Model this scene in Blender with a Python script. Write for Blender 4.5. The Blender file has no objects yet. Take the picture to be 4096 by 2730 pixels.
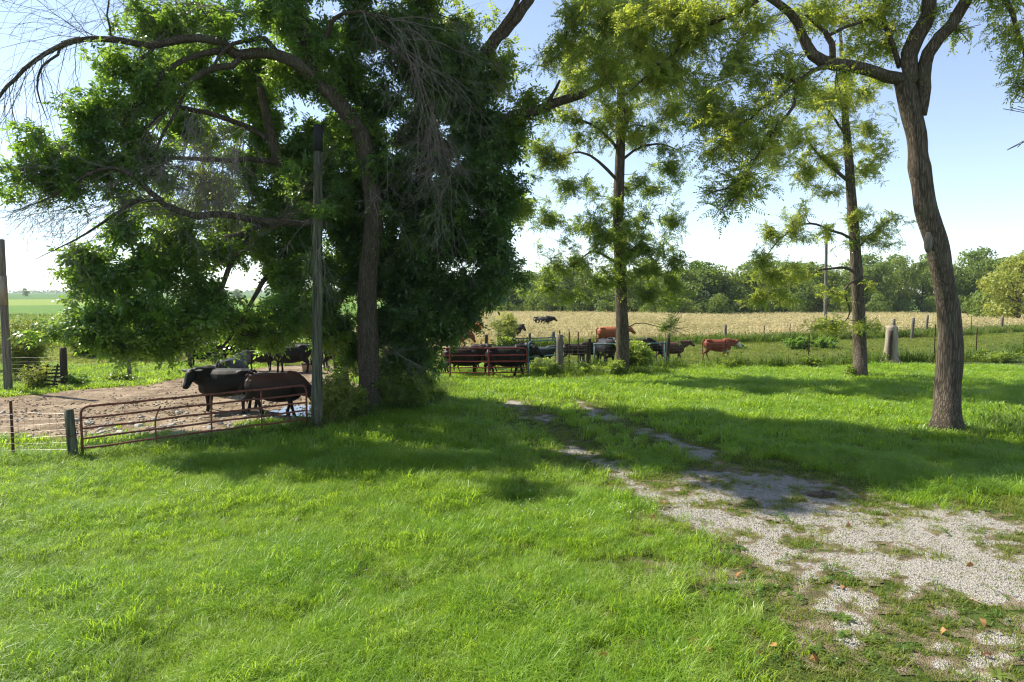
import bpy, math, random, time
import numpy as np
from mathutils import Vector, Matrix
T0 = time.time()
R = math.radians
rng = np.random.default_rng(11)
random.seed(11)
S = bpy.context.scene
COL = S.collection

# ------------------------------------------------------------------ camera, sky, sun, exposure
CAM_H, F_PX, PITCH = 3.7, 2731.0, math.atan(195 / 2731.0)
cd = bpy.data.cameras.new('camera'); cam = bpy.data.objects.new('camera', cd); COL.objects.link(cam)
cam.location = (0, 0, CAM_H); cam.rotation_euler = (math.pi / 2 - PITCH, 0, 0)
cd.sensor_width = 36; cd.lens = 24.0; cd.clip_end = 9000; cd.clip_start = 0.1
S.camera = cam
SUN_AZ_LEFT, SUN_EL = R(62), R(46)          # the sun stands to the left of and behind the trees
W = bpy.data.worlds.new('World'); S.world = W; W.use_nodes = True
nt = W.node_tree; nt.nodes.clear()
sky = nt.nodes.new('ShaderNodeTexSky'); sky.sky_type = 'NISHITA'; sky.sun_disc = False
sky.sun_elevation = SUN_EL; sky.sun_rotation = -SUN_AZ_LEFT
sky.air_density = 1.0; sky.dust_density = 0.25; sky.ozone_density = 3.0; sky.altitude = 1200
bg = nt.nodes.new('ShaderNodeBackground'); bg.inputs[1].default_value = 0.115
wo = nt.nodes.new('ShaderNodeOutputWorld')
hs = nt.nodes.new('ShaderNodeHueSaturation'); hs.inputs['Saturation'].default_value = .78
nt.links.new(sky.outputs[0], hs.inputs['Color']); nt.links.new(hs.outputs[0], bg.inputs[0]); nt.links.new(bg.outputs[0], wo.inputs[0])
SUNV = Vector((-math.sin(SUN_AZ_LEFT) * math.cos(SUN_EL), math.cos(SUN_AZ_LEFT) * math.cos(SUN_EL), math.sin(SUN_EL)))
sl = bpy.data.lights.new('sun', 'SUN'); sl.energy = 5.0; sl.angle = R(0.55); sl.color = (1.0, 0.94, 0.82)
sun = bpy.data.objects.new('sun', sl); COL.objects.link(sun)
sun.rotation_euler = (-SUNV).to_track_quat('-Z', 'Y').to_euler()
S.view_settings.view_transform = 'Standard'; S.view_settings.look = 'None'
S.view_settings.exposure = 1.0; S.view_settings.gamma = 1.0; S.view_settings.use_curve_mapping = False
S.cycles.use_denoising = True; S.cycles.denoising_prefilter = 'NONE'; S.cycles.filter_width = 1.2
S.cycles.max_bounces = 5; S.cycles.diffuse_bounces = 2; S.cycles.adaptive_threshold = .006; S.cycles.glossy_bounces = 2
S.cycles.transmission_bounces = 3; S.cycles.volume_bounces = 0
S.cycles.caustics_reflective = False; S.cycles.caustics_refractive = False

# ------------------------------------------------------------------ noise, terrain, pixel helpers
def _hash(ix, iy, seed):
    n = (ix.astype(np.int64) * 374761393 + iy.astype(np.int64) * 668265263 + seed * 974711) & 0x7fffffff
    n = ((n ^ (n >> 13)) * 1274126177) & 0x7fffffff
    return ((n ^ (n >> 16)) & 0xffff) / 65535.0
def vnoise(x, y, seed=0):
    x = np.asarray(x, float); y = np.asarray(y, float)
    ix = np.floor(x); iy = np.floor(y); fx = x - ix; fy = y - iy
    fx = fx * fx * (3 - 2 * fx); fy = fy * fy * (3 - 2 * fy)
    a = _hash(ix, iy, seed); b = _hash(ix + 1, iy, seed); c = _hash(ix, iy + 1, seed); d = _hash(ix + 1, iy + 1, seed)
    return (a * (1 - fx) + b * fx) * (1 - fy) + (c * (1 - fx) + d * fx) * fy
def fbm(x, y, seed=0, o=4):
    s = 0; a = .5; t = 0
    for k in range(o):
        s = s + a * vnoise(np.asarray(x) * 2 ** k, np.asarray(y) * 2 ** k, seed + k * 17); t += a; a *= .5
    return s / t
def sstep(a, b, x):
    t = np.clip((np.asarray(x, float) - a) / (b - a), 0, 1); return t * t * (3 - 2 * t)
def hgt(x, y):
    x = np.asarray(x, float); y = np.asarray(y, float)
    z = (fbm(x * .35, y * .35, 3, 3) - .5) * .10
    z = z - 1.5 * sstep(58, 165, np.hypot(x, y))
    z = z + (fbm(x * .004, y * .004, 9, 2) - .55) * 9 * sstep(250, 1200, np.hypot(x, y))
    return z
def h1(x, y): return float(hgt(x, y))
def ray(u, v):
    a = (u - 2048) / F_PX; b = (1365 - v) / F_PX
    return np.array([a, math.cos(PITCH) + b * math.sin(PITCH), -math.sin(PITCH) + b * math.cos(PITCH)])
def at(u, v, d):
    r = ray(u, v); return np.array([0, 0, CAM_H]) + r * (d / r[1])
def gnd(u, v):
    r = ray(u, v); z = 0.0
    for _ in range(12):
        t = (z - CAM_H) / r[2]; p = np.array([0, 0, CAM_H]) + r * t; z = h1(p[0], p[1])
    return np.array([p[0], p[1], z])

# ------------------------------------------------------------------ objects
def link(o, parent=None):
    COL.objects.link(o)
    if parent is not None: o.parent = parent
    return o
def tag(o, label=None, cat=None, group=None, kind=None):
    if label: o['label'] = label
    if cat: o['category'] = cat
    if group: o['group'] = group
    if kind: o['kind'] = kind
    return o
def thing(name, loc, label, cat, group=None, rz=0, scale=1.0):
    o = bpy.data.objects.new(name, None); link(o); o.empty_display_size = .2
    o.location = loc; o.rotation_euler = (0, 0, rz); o.scale = (scale,) * 3
    return tag(o, label, cat, group)
def mesh(name, V, Fc, mat=None, smooth=False):
    me = bpy.data.meshes.new(name)
    V = np.asarray(V, float)
    if isinstance(Fc, np.ndarray):
        n, k = Fc.shape
        me.vertices.add(len(V)); me.vertices.foreach_set('co', V.ravel())
        me.loops.add(n * k); me.loops.foreach_set('vertex_index', Fc.astype(np.int32).ravel())
        me.polygons.add(n); me.polygons.foreach_set('loop_start', np.arange(0, n * k, k, dtype=np.int32))
        me.update(calc_edges=True)
    else:
        me.from_pydata(V.tolist(), [], Fc); me.update()
    if mat is not None: me.materials.append(mat)
    me.polygons.foreach_set('use_smooth', np.full(len(me.polygons), bool(smooth)))
    return me
def obj(name, me, parent=None, off=None):
    o = bpy.data.objects.new(name, me); link(o, parent)
    if off is not None: o.location = off
    return o
class MB:
    """collects pieces into one mesh"""
    def __init__(s): s.V = []; s.F = []; s.n = 0
    def add(s, V, Fc):
        V = np.asarray(V, float); s.V.append(V); n = s.n
        s.F.extend([tuple(int(i) + n for i in f) for f in Fc]); s.n += len(V)
    def build(s, name, mat, parent=None, off=None, smooth=False):
        V = np.concatenate(s.V)
        if off is not None: V = V - np.asarray(off)
        return obj(name, mesh(name, V, s.F, mat, smooth), parent)
def tube(pts, rad, k=8, cap=True, jit=0.0, seed=0):
    P = np.asarray(pts, float); n = len(P); rad = np.broadcast_to(np.asarray(rad, float), (n,))
    T = np.gradient(P, axis=0); T /= np.linalg.norm(T, axis=1, keepdims=True) + 1e-9
    ref = np.array([0, 0, 1.0]) if abs(T[0, 2]) < .8 else np.array([1.0, 0, 0])
    if n > 1 and abs(T[:, 2]).max() > .97 and abs(T[0, 2]) < .8: ref = np.array([.31, .9, .3])
    A = np.cross(T, ref); A /= np.linalg.norm(A, axis=1, keepdims=True) + 1e-9
    B = np.cross(T, A)
    th = np.arange(k) * 2 * math.pi / k
    rr = rad[:, None] * np.ones((1, k))
    if jit:
        cs = np.cumsum(np.r_[0, np.linalg.norm(np.diff(P, axis=0), axis=1)])
        rr = rr * (1 + jit * (2 * vnoise(np.cos(th)[None] * 1.7 + seed * 3.1 + 0 * cs[:, None], np.sin(th)[None] * 1.7 + cs[:, None] * 1.1, seed) - 1))
    V = P[:, None] + rr[..., None] * (np.cos(th)[None, :, None] * A[:, None] + np.sin(th)[None, :, None] * B[:, None])
    V = V.reshape(-1, 3)
    i = np.arange(n - 1)[:, None] * k; j = np.arange(k)[None]; j2 = (j + 1) % k
    Q = np.stack([i + j, i + j2, i + k + j2, i + k + j], -1).reshape(-1, 4)
    Fc = [tuple(q) for q in Q]
    if cap: Fc.append(tuple(range(k - 1, -1, -1))); Fc.append(tuple(range((n - 1) * k, n * k)))
    return V, Fc
def box(c, s, rz=0, rx=0, ry=0):
    x, y, z = s[0] / 2, s[1] / 2, s[2] / 2
    V = np.array([[a * x, b * y, e * z] for a in (-1, 1) for b in (-1, 1) for e in (-1, 1)])
    M = np.array(Matrix.Rotation(rz, 3, 'Z') @ Matrix.Rotation(ry, 3, 'Y') @ Matrix.Rotation(rx, 3, 'X'))
    return V @ M.T + np.asarray(c), [(0, 1, 3, 2), (4, 6, 7, 5), (0, 4, 5, 1), (2, 3, 7, 6), (0, 2, 6, 4), (1, 5, 7, 3)]
def smooth_path(pts, step=.3):
    P = np.asarray(pts, float)
    if len(P) < 3:
        n = max(2, int(np.linalg.norm(P[1] - P[0]) / step)); return P[0] + (P[1] - P[0]) * np.linspace(0, 1, n)[:, None]
    Q = np.vstack([2 * P[0] - P[1], P, 2 * P[-1] - P[-2]]); out = []
    for i in range(1, len(Q) - 2):
        n = max(2, int(np.linalg.norm(Q[i + 1][:3] - Q[i][:3]) / step))
        t = np.linspace(0, 1, n, endpoint=False)[:, None]
        p0, p1, p2, p3 = Q[i - 1], Q[i], Q[i + 1], Q[i + 2]
        out.append(.5 * ((2 * p1) + (-p0 + p2) * t + (2 * p0 - 5 * p1 + 4 * p2 - p3) * t ** 2 + (-p0 + 3 * p1 - 3 * p2 + p3) * t ** 3))
    out.append(P[-1:]); return np.vstack(out)

# ------------------------------------------------------------------ materials
def newmat(name):
    m = bpy.data.materials.new(name); m.use_nodes = True; t = m.node_tree; t.nodes.clear()
    o = t.nodes.new('ShaderNodeOutputMaterial'); return m, t, o
def N(t, typ, **kw):
    n = t.nodes.new(typ)
    for k, v in kw.items():
        if hasattr(n, k) and k not in ('inputs',): setattr(n, k, v)
    return n
def ramp(t, stops):
    r = t.nodes.new('ShaderNodeValToRGB'); e = r.color_ramp.elements
    while len(e) < len(stops): e.new(.5)
    for el, (p, c) in zip(e, stops): el.position = p; el.color = (*c, 1)
    return r
def noise(t, scale, detail=4, vec=None, rough=.55):
    n = t.nodes.new('ShaderNodeTexNoise'); n.inputs['Scale'].default_value = scale; n.inputs['Detail'].default_value = detail
    n.inputs['Roughness'].default_value = rough
    if vec is not None: t.links.new(vec, n.inputs['Vector'])
    return n
def coords(t, which='Object', scale=None):
    c = t.nodes.new('ShaderNodeTexCoord')
    if scale is None: return c.outputs[which]
    m = t.nodes.new('ShaderNodeMapping'); m.inputs['Scale'].default_value = scale; t.links.new(c.outputs[which], m.inputs['Vector'])
    return m.outputs[0]
def mixc(t, a, b, f, blend='MIX'):
    m = t.nodes.new('ShaderNodeMix'); m.data_type = 'RGBA'; m.blend_type = blend
    for s, v in ((m.inputs[0], f), (m.inputs[6], a), (m.inputs[7], b)):
        if isinstance(v, (int, float)): s.default_value = v
        elif isinstance(v, tuple): s.default_value = (*v, 1)
        else: t.links.new(v, s)
    return m.outputs[2]
def bump(t, h, strength, dist, normal=None):
    b = t.nodes.new('ShaderNodeBump'); b.inputs['Strength'].default_value = strength; b.inputs['Distance'].default_value = dist
    t.links.new(h, b.inputs['Height'])
    return b.outputs[0]
def simple(name, stops, scale=6, rough=.8, stretch=None, bs=.5, bd=.02, spec=.3, metal=0, detail=6):
    """noise-coloured surface with matching relief"""
    m, t, o = newmat(name)
    v = coords(t, 'Object', stretch or (1, 1, 1)); n = noise(t, scale, detail, v, .6); r = ramp(t, stops)
    t.links.new(n.outputs[0], r.inputs[0])
    p = N(t, 'ShaderNodeBsdfPrincipled'); p.inputs['Roughness'].default_value = rough; p.inputs['Metallic'].default_value = metal
    p.inputs['Specular IOR Level'].default_value = spec
    t.links.new(r.outputs[0], p.inputs['Base Color'])
    if bs: t.links.new(bump(t, n.outputs[0], bs, bd), p.inputs['Normal'])
    t.links.new(p.outputs[0], o.inputs[0]); return m
def leafmat(name, stops, trans=.4, tcol=(.25, .42, .03), rough=.45, spec=.35, worldvar=None):
    """two-sided leaf: reflecting top, light passing through; colour differs from sprig to sprig"""
    m, t, o = newmat(name)
    inf = t.nodes.new('ShaderNodeObjectInfo'); r = ramp(t, stops); t.links.new(inf.outputs['Random'], r.inputs[0])
    base = r.outputs[0]
    if worldvar:
        g = t.nodes.new('ShaderNodeNewGeometry'); n = noise(t, worldvar[0], 3, g.outputs['Position'])
        rr = ramp(t, [(.35, worldvar[1]), (.68, worldvar[2])]); t.links.new(n.outputs[0], rr.inputs[0])
        base = mixc(t, base, rr.outputs[0], .55)
    p = N(t, 'ShaderNodeBsdfPrincipled'); p.inputs['Roughness'].default_value = rough; p.inputs['Specular IOR Level'].default_value = spec
    t.links.new(base, p.inputs['Base Color'])
    tr = t.nodes.new('ShaderNodeBsdfTranslucent')
    t.links.new(mixc(t, base, tcol, .6), tr.inputs[0])
    mx = t.nodes.new('ShaderNodeMixShader'); mx.inputs[0].default_value = trans
    t.links.new(p.outputs[0], mx.inputs[1]); t.links.new(tr.outputs[0], mx.inputs[2]); t.links.new(mx.outputs[0], o.inputs[0])
    return m

def bark(name, c0, c1, c2, sc=9):
    m, t, o = newmat(name)
    v = coords(t, 'Object', (1, 1, .11))
    n = noise(t, sc * 1.2, 6, v, .65)
    vo = t.nodes.new('ShaderNodeTexVoronoi'); vo.feature = 'DISTANCE_TO_EDGE'; vo.inputs['Scale'].default_value = sc * 2.1
    dv = t.nodes.new('ShaderNodeVectorMath'); dv.operation = 'MULTIPLY_ADD'
    t.links.new(n.outputs[1], dv.inputs[0]); dv.inputs[1].default_value = (.12, .12, .12); t.links.new(v, dv.inputs[2])
    t.links.new(dv.outputs[0], vo.inputs['Vector'])
    mr = t.nodes.new('ShaderNodeMapRange'); mr.inputs[2].default_value = .22
    t.links.new(vo.outputs['Distance'], mr.inputs[0])
    r = ramp(t, [(.0, c0), (.5, c1), (1., c2)])
    ad = t.nodes.new('ShaderNodeMath'); ad.operation = 'MULTIPLY_ADD'
    t.links.new(mr.outputs[0], ad.inputs[0]); ad.inputs[1].default_value = .45
    m2 = t.nodes.new('ShaderNodeMath'); m2.operation = 'MULTIPLY'; t.links.new(n.outputs[0], m2.inputs[0]); m2.inputs[1].default_value = .7
    t.links.new(m2.outputs[0], ad.inputs[2]); t.links.new(ad.outputs[0], r.inputs[0])
    big = noise(t, 1.3, 3, coords(t, 'Object'))
    lich = ramp(t, [(.52, (0, 0, 0)), (.68, (1, 1, 1))]); t.links.new(big.outputs[0], lich.inputs[0])
    colr = mixc(t, r.outputs[0], (.13, .13, .085), lich.outputs[0])
    colr = mixc(t, r.outputs[0], colr, .45)
    p = N(t, 'ShaderNodeBsdfPrincipled'); p.inputs['Roughness'].default_value = .9; p.inputs['Specular IOR Level'].default_value = .15
    t.links.new(colr, p.inputs['Base Color'])
    t.links.new(bump(t, ad.outputs[0], 1.0, .035), p.inputs['Normal'])
    t.links.new(p.outputs[0], o.inputs[0]); return m

M = {}
M['bark'] = bark('grey_brown_bark', (.018, .014, .010), (.085, .066, .046), (.19, .155, .115))
M['bark_ash'] = bark('ash_bark', (.016, .013, .009), (.075, .06, .04), (.16, .135, .095), 12)
M['twig'] = simple('twig_bark', [(.3, (.045, .035, .026)), (.7, (.13, .105, .08))], 14, .9, bs=0)
M['deadwood'] = simple('dead_twig', [(.3, (.10, .082, .065)), (.7, (.27, .235, .20))], 10, .9, bs=0)
M['leaf_dark'] = leafmat('dark_green_leaf', [(0, (.045, .10, .024)), (.5, (.085, .17, .032)), (.85, (.14, .23, .045)), (1, (.22, .29, .06))], .52, (.46, .70, .05), .28, .65)
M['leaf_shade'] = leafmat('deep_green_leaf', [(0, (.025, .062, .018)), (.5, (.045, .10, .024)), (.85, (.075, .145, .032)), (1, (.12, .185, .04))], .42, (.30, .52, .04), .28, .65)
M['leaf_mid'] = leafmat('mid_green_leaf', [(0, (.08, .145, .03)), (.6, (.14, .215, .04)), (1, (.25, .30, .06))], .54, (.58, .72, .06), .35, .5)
M['leaf_walnut'] = leafmat('yellow_green_walnut_leaf', [(0, (.09, .155, .03)), (.4, (.15, .225, .04)), (.75, (.25, .31, .055)), (.93, (.40, .40, .08)), (1, (.50, .44, .09))], .55, (.72, .80, .08), .35, .45)
M['leaf_yellowgreen'] = leafmat('pale_yellow_green_leaf', [(0, (.15, .21, .04)), (1, (.30, .33, .07))], .45, (.55, .58, .07))
M['leaf_bright'] = leafmat('bright_green_weed_leaf', [(0, (.09, .19, .02)), (1, (.17, .28, .035))], .4, (.3, .5, .03))
M['leaf_far'] = leafmat('far_wood_leaf', [(0, (.07, .125, .035)), (.4, (.12, .185, .042)), (.75, (.18, .24, .05)), (1, (.25, .29, .06))], .36, (.4, .52, .05), .6, .2, (.16, (.07, .13, .035), (.25, .30, .06)))
M['grass'] = leafmat('lawn_grass', [(0, (.11, .225, .018)), (.55, (.185, .32, .026)), (.85, (.28, .40, .05)), (1, (.64, .62, .32))], .5, (.60, .82, .04), .42, .4, (.55, (.11, .255, .016), (.28, .40, .045)))
M['grass_short'] = leafmat('short_grass', [(0, (.11, .165, .022)), (.7, (.19, .24, .035)), (1, (.38, .35, .13))], .42, (.48, .55, .05), .5, .3, (.8, (.085, .15, .02), (.17, .19, .035)))
M['grass_tall'] = leafmat('rank_grass', [(0, (.05, .10, .014)), (.7, (.09, .15, .022)), (.92, (.16, .19, .04)), (1, (.34, .28, .12))], .4, (.28, .42, .03), .5, .3)
M['grass_dry'] = leafmat('dry_seeding_grass', [(0, (.34, .29, .11)), (.35, (.52, .43, .22)), (.8, (.66, .56, .32)), (1, (.22, .26, .06))], .3, (.68, .58, .30), .6, .2, (.1, (.34, .33, .12), (.66, .55, .32)))
M['crop'] = leafmat('crop_leaf', [(0, (.11, .20, .018)), (1, (.20, .30, .035))], .35, (.4, .5, .04), .5, .3)
M['clover'] = leafmat('clover_leaf', [(0, (.05, .13, .018)), (1, (.10, .19, .03))], .35, (.25, .4, .03), .5, .3)
M['pole'] = simple('weathered_pole', [(.3, (.05, .045, .036)), (.5, (.17, .15, .12)), (.7, (.30, .27, .22))], 16, .9, (1, 1, .06), .9, .03, .15)
M['polegreen'] = simple('greenish_weathered_pole', [(.34, (.025, .026, .018)), (.5, (.085, .088, .058)), (.68, (.17, .17, .12))], 16, .9, (1, 1, .06), .9, .03, .15)
M['post'] = simple('grey_wood_post', [(.25, (.06, .055, .045)), (.55, (.17, .15, .12)), (.85, (.30, .28, .24))], 12, .9, (1, 1, .1), .8, .02, .15)
M['postdark'] = simple('dark_wood_post', [(.25, (.025, .02, .016)), (.8, (.10, .08, .06))], 12, .9, (1, 1, .1), .8, .02, .15)
M['stump'] = simple('bleached_stump', [(.28, (.13, .095, .065)), (.5, (.30, .245, .185)), (.75, (.48, .42, .35))], 6, .9, (1, 1, .15), .8, .03, .15)
M['black'] = simple('tar_cap', [(.3, (.008, .008, .009)), (.8, (.02, .02, .02))], 8, .7)
M['rust'] = simple('rusty_red_pipe', [(.25, (.07, .03, .02)), (.5, (.17, .058, .035)), (.75, (.26, .085, .05)), (.95, (.20, .11, .075))], 7, .7, bs=.3, bd=.004, spec=.3)
M['redpaint'] = simple('dark_red_gate_paint', [(.25, (.10, .016, .014)), (.6, (.19, .028, .024)), (.9, (.22, .07, .05))], 6, .5, bs=.2, bd=.003)
M['bluepaint'] = simple('blue_green_gate_paint', [(.25, (.05, .10, .11)), (.6, (.10, .18, .19)), (.9, (.22, .26, .25))], 6, .5, bs=.2, bd=.003)
M['tpost'] = simple('rusted_steel_post', [(.3, (.045, .022, .015)), (.7, (.12, .05, .032))], 10, .8, bs=.2, bd=.003)
M['wire'] = simple('dull_fence_wire', [(.3, (.10, .085, .07)), (.7, (.28, .25, .22))], 4, .5, bs=0, metal=.5)
M['rock'] = simple('pale_limestone', [(.25, (.22, .19, .15)), (.5, (.42, .39, .34)), (.8, (.62, .59, .54))], 9, .9, bs=.5, bd=.02, spec=.2)
M['gravel'] = simple('pale_gravel', [(.25, (.19, .17, .14)), (.6, (.37, .345, .30)), (.9, (.56, .535, .48))], 3, .9, bs=0, spec=.2)
M['stick'] = simple('dry_stick', [(.3, (.16, .11, .07)), (.7, (.36, .28, .20))], 10, .9, bs=0)
M['deadleaf'] = leafmat('fallen_brown_leaf', [(0, (.30, .13, .05)), (1, (.42, .22, .09))], .2, (.5, .25, .08), .7, .2)
M['hoof'] = simple('hoof_horn', [(.3, (.02, .017, .014)), (.7, (.06, .05, .042))], 12, .6, bs=0)
M['eye'] = simple('dark_eye', [(.3, (.004, .003, .003)), (.7, (.012, .009, .008))], 5, .1, bs=0, spec=.6)
M['tan_tub'] = simple('tan_plastic_tub', [(.3, (.45, .25, .14)), (.7, (.58, .36, .22))], 6, .6, bs=0)
M['flower'] = simple('white_clover_flower', [(.3, (.6, .58, .52)), (.7, (.8, .78, .72))], 8, .8, bs=0)

# ------------------------------------------------------------------ scattering (instances of tuft / sprig meshes)
LIB = {}
def library(key, meshes):
    c = bpy.data.collections.new(key)
    for i, me in enumerate(meshes):
        o = bpy.data.objects.new('%s_%02d' % (key, i), me); c.objects.link(o)
    g = bpy.data.node_groups.new('scatter_' + key, 'GeometryNodeTree')
    g.interface.new_socket('Geometry', in_out='INPUT', socket_type='NodeSocketGeometry')
    g.interface.new_socket('Geometry', in_out='OUTPUT', socket_type='NodeSocketGeometry')
    gi = g.nodes.new('NodeGroupInput'); go = g.nodes.new('NodeGroupOutput')
    ip = g.nodes.new('GeometryNodeInstanceOnPoints'); ci = g.nodes.new('GeometryNodeCollectionInfo')
    ci.inputs['Collection'].default_value = c; ci.inputs['Separate Children'].default_value = True; ci.inputs['Reset Children'].default_value = True
    def attr(nm, dt):
        a = g.nodes.new('GeometryNodeInputNamedAttribute'); a.data_type = dt; a.inputs['Name'].default_value = nm
        return [s for s in a.outputs if s.enabled and s.name == 'Attribute'][0]
    e = g.nodes.new('FunctionNodeEulerToRotation')
    g.links.new(attr('rot', 'FLOAT_VECTOR'), e.inputs[0]); g.links.new(e.outputs[0], ip.inputs['Rotation'])
    g.links.new(attr('scl', 'FLOAT'), ip.inputs['Scale']); g.links.new(attr('idx', 'INT'), ip.inputs['Instance Index'])
    ip.inputs['Pick Instance'].default_value = True
    g.links.new(gi.outputs[0], ip.inputs['Points']); g.links.new(ci.outputs[0], ip.inputs['Instance']); g.links.new(ip.outputs[0], go.inputs[0])
    LIB[key] = (g, len(meshes))
def scatter(name, key, P, rot, scl, parent=None, off=None):
    g, n = LIB[key]; P = np.asarray(P, float); k = len(P)
    if off is not None: P = P - np.asarray(off)
    me = bpy.data.meshes.new(name); me.vertices.add(k); me.vertices.foreach_set('co', P.ravel())
    a = me.attributes.new('rot', 'FLOAT_VECTOR', 'POINT'); a.data.foreach_set('vector', np.asarray(rot, np.float32).ravel())
    a = me.attributes.new('scl', 'FLOAT', 'POINT'); a.data.foreach_set('value', np.asarray(scl, np.float32))
    a = me.attributes.new('idx', 'INT', 'POINT'); a.data.foreach_set('value', rng.integers(0, n, k).astype(np.int32))
    o = obj(name, me, parent); md = o.modifiers.new('scatter', 'NODES'); md.node_group = g
    return o

def blades(n, rad, hmin, hmax, w, lean, mat, seed, droop=.5, seedhead=0.0):
    r = np.random.default_rng(seed); V = []; Fc = []
    for i in range(n):
        a = r.uniform(0, 2 * math.pi); q = rad * math.sqrt(r.uniform(0, 1)); b = np.array([q * math.cos(a), q * math.sin(a), -.01])
        hh = r.uniform(hmin, hmax); az = a + r.normal(0, 1.1); ln = abs(r.normal(lean, .3)) * hh
        d = np.array([math.cos(az), math.sin(az), 0]); sd = np.array([-d[1], d[0], 0]); ww = w * r.uniform(.7, 1.3)
        sd = sd * math.cos(r.uniform(-1, 1)) + d * .4 * r.uniform(-1, 1)
        k = len(V)
        p1 = b + d * ln * .22 + np.array([0, 0, hh * .5]); p2 = b + d * ln * .6 + np.array([0, 0, hh * (.9 - .12 * droop)])
        p3 = b + d * ln * (1.0 + droop * .4) + np.array([0, 0, hh * (1 - .3 * droop * r.uniform(.2, 1.2))])
        V += [b - sd * ww * .5, b + sd * ww * .5, p1 - sd * ww * .5, p1 + sd * ww * .5, p2 - sd * ww * .38, p2 + sd * ww * .38, p3]
        Fc += [(k, k + 1, k + 3, k + 2), (k + 2, k + 3, k + 5, k + 4), (k + 4, k + 5, k + 6)]
        if r.uniform() < seedhead:
            k = len(V); p4 = p3 + d * .03 + np.array([0, 0, .10]); s2 = sd * w * 2.2
            V += [p3, (p3 + p4) / 2 - s2, (p3 + p4) / 2 + s2, p4]; Fc += [(k, k + 2, k + 3, k + 1)]
    return mesh('grass_tuft', V, Fc, mat)
library('lawn', [blades(60, .14, .06, .19, .0066, .8, M['grass'], 100 + i, 1.0) for i in range(7)])
library('lawnfar', [blades(26, .2, .10, .24, .02, .7, M['grass'], 140 + i, .8) for i in range(6)])
library('short', [blades(34, .12, .025, .075, .008, .7, M['grass_short'], 200 + i, .7) for i in range(6)])
library('tall', [blades(34, .16, .25, .62, .012, .5, M['grass_tall'], 300 + i, 1.0, .12) for i in range(6)])
library('rank', [blades(30, .3, .3, .85, .03, .45, M['grass_tall'], 340 + i, .9, .1) for i in range(6)])
library('dry', [blades(30, .42, .35, .85, .032, .35, M['grass_dry'], 400 + i, .7, .55) for i in range(6)])
library('crop', [blades(24, .5, .3, .8, .10, .6, M['crop'], 500 + i, 1.0) for i in range(4)])

def leafshape(L, Wd, fold=.15, curl=.12):
    V = np.array([[0, 0, 0], [L * .33, Wd * .5, fold * Wd], [L * .33, -Wd * .5, fold * Wd], [L * .7, Wd * .36, -curl * L * .3 + fold * Wd * .6],
                  [L * .7, -Wd * .36, -curl * L * .3 + fold * Wd * .6], [L, 0, -curl * L]])
    return V, [(0, 2, 1), (1, 2, 4, 3), (3, 4, 5)]
def frame(d, roll=0):
    d = d / np.linalg.norm(d); up = np.array([0, 0, 1.0])
    if abs(d[2]) > .95: up = np.array([1.0, 0, 0])
    y = np.cross(up, d); y /= np.linalg.norm(y); z = np.cross(d, y)
    c, s = math.cos(roll), math.sin(roll)
    return np.stack([d, c * y + s * z, -s * y + c * z], 1)
def compound(mb, o, d, L, pairs, ll, lw, r, droop):
    """pinnate leaf: stalk with leaflets in pairs and one at the tip"""
    d = d / np.linalg.norm(d); pts = []
    for k in range(pairs + 2):
        t = k / (pairs + 1); pts.append(o + d * L * t + np.array([0, 0, -droop * L * t * t]))
    pts = np.array(pts)
    V, Fc = tube(pts[::2] if pairs > 4 else pts, .0025, 3, False); mb.add(V, Fc)
    for k in range(1, pairs + 2):
        dd = pts[k] - pts[k - 1]; dd /= np.linalg.norm(dd); side = np.cross(dd, np.array([0, 0, 1.0])); side /= np.linalg.norm(side) + 1e-6
        if k == pairs + 1: dirs = [dd]
        else: dirs = [dd * .55 + side + np.array([0, 0, r.uniform(-.4, .1)]), dd * .55 - side + np.array([0, 0, r.uniform(-.4, .1)])]
        for q in dirs:
            s = r.uniform(.8, 1.15); V, Fc = leafshape(ll * s, lw * s)
            mb.add(V @ frame(q, r.normal(0, .45)).T + pts[k], Fc)
def sprig(seed, mat, nl, L, pairs, ll, lw, droop, spread=1.0):
    r = np.random.default_rng(seed); mb = MB()
    for i in range(nl):
        a = i * 2.4 + r.uniform(-.4, .4); el = r.uniform(-.5, .75)
        d = np.array([math.cos(a) * spread, math.sin(a) * spread, el]); o = np.array([r.uniform(-.06, .06), r.uniform(-.06, .06), r.uniform(-.08, .08)])
        compound(mb, o, d, L * r.uniform(.75, 1.2), pairs, ll, lw, r, droop * r.uniform(.5, 1.3))
    return mesh('leaf_sprig', np.concatenate(mb.V), mb.F, mat)
library('ash', [sprig(600 + i, M['leaf_dark'], 6, .27, 3, .125, .05, .35) for i in range(6)])
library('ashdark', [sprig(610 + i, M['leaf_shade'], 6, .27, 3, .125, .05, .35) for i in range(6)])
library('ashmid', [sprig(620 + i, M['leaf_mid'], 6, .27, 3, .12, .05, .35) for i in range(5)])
library('walnut', [sprig(640 + i, M['leaf_walnut'], 5, .42, 7, .095, .034, .55) for i in range(6)])
library('walnutfar', [sprig(660 + i, M['leaf_walnut'], 5, .36, 5, .10, .042, .5) for i in range(5)])
library('midfar', [sprig(680 + i, M['leaf_mid'], 6, .34, 4, .11, .048, .5) for i in range(5)])
library('bush', [sprig(700 + i, M['leaf_yellowgreen'], 6, .22, 3, .09, .04, .2) for i in range(4)])
library('weed', [sprig(720 + i, M['leaf_mid'], 6, .16, 2, .09, .042, .3) for i in range(4)])
library('brightweed', [sprig(740 + i, M['leaf_bright'], 7, .2, 2, .12, .07, .25) for i in range(4)])
library('clover', [sprig(760 + i, M['clover'], 9, .05, 1, .028, .022, .2, 1.4) for i in range(4)])

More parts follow.
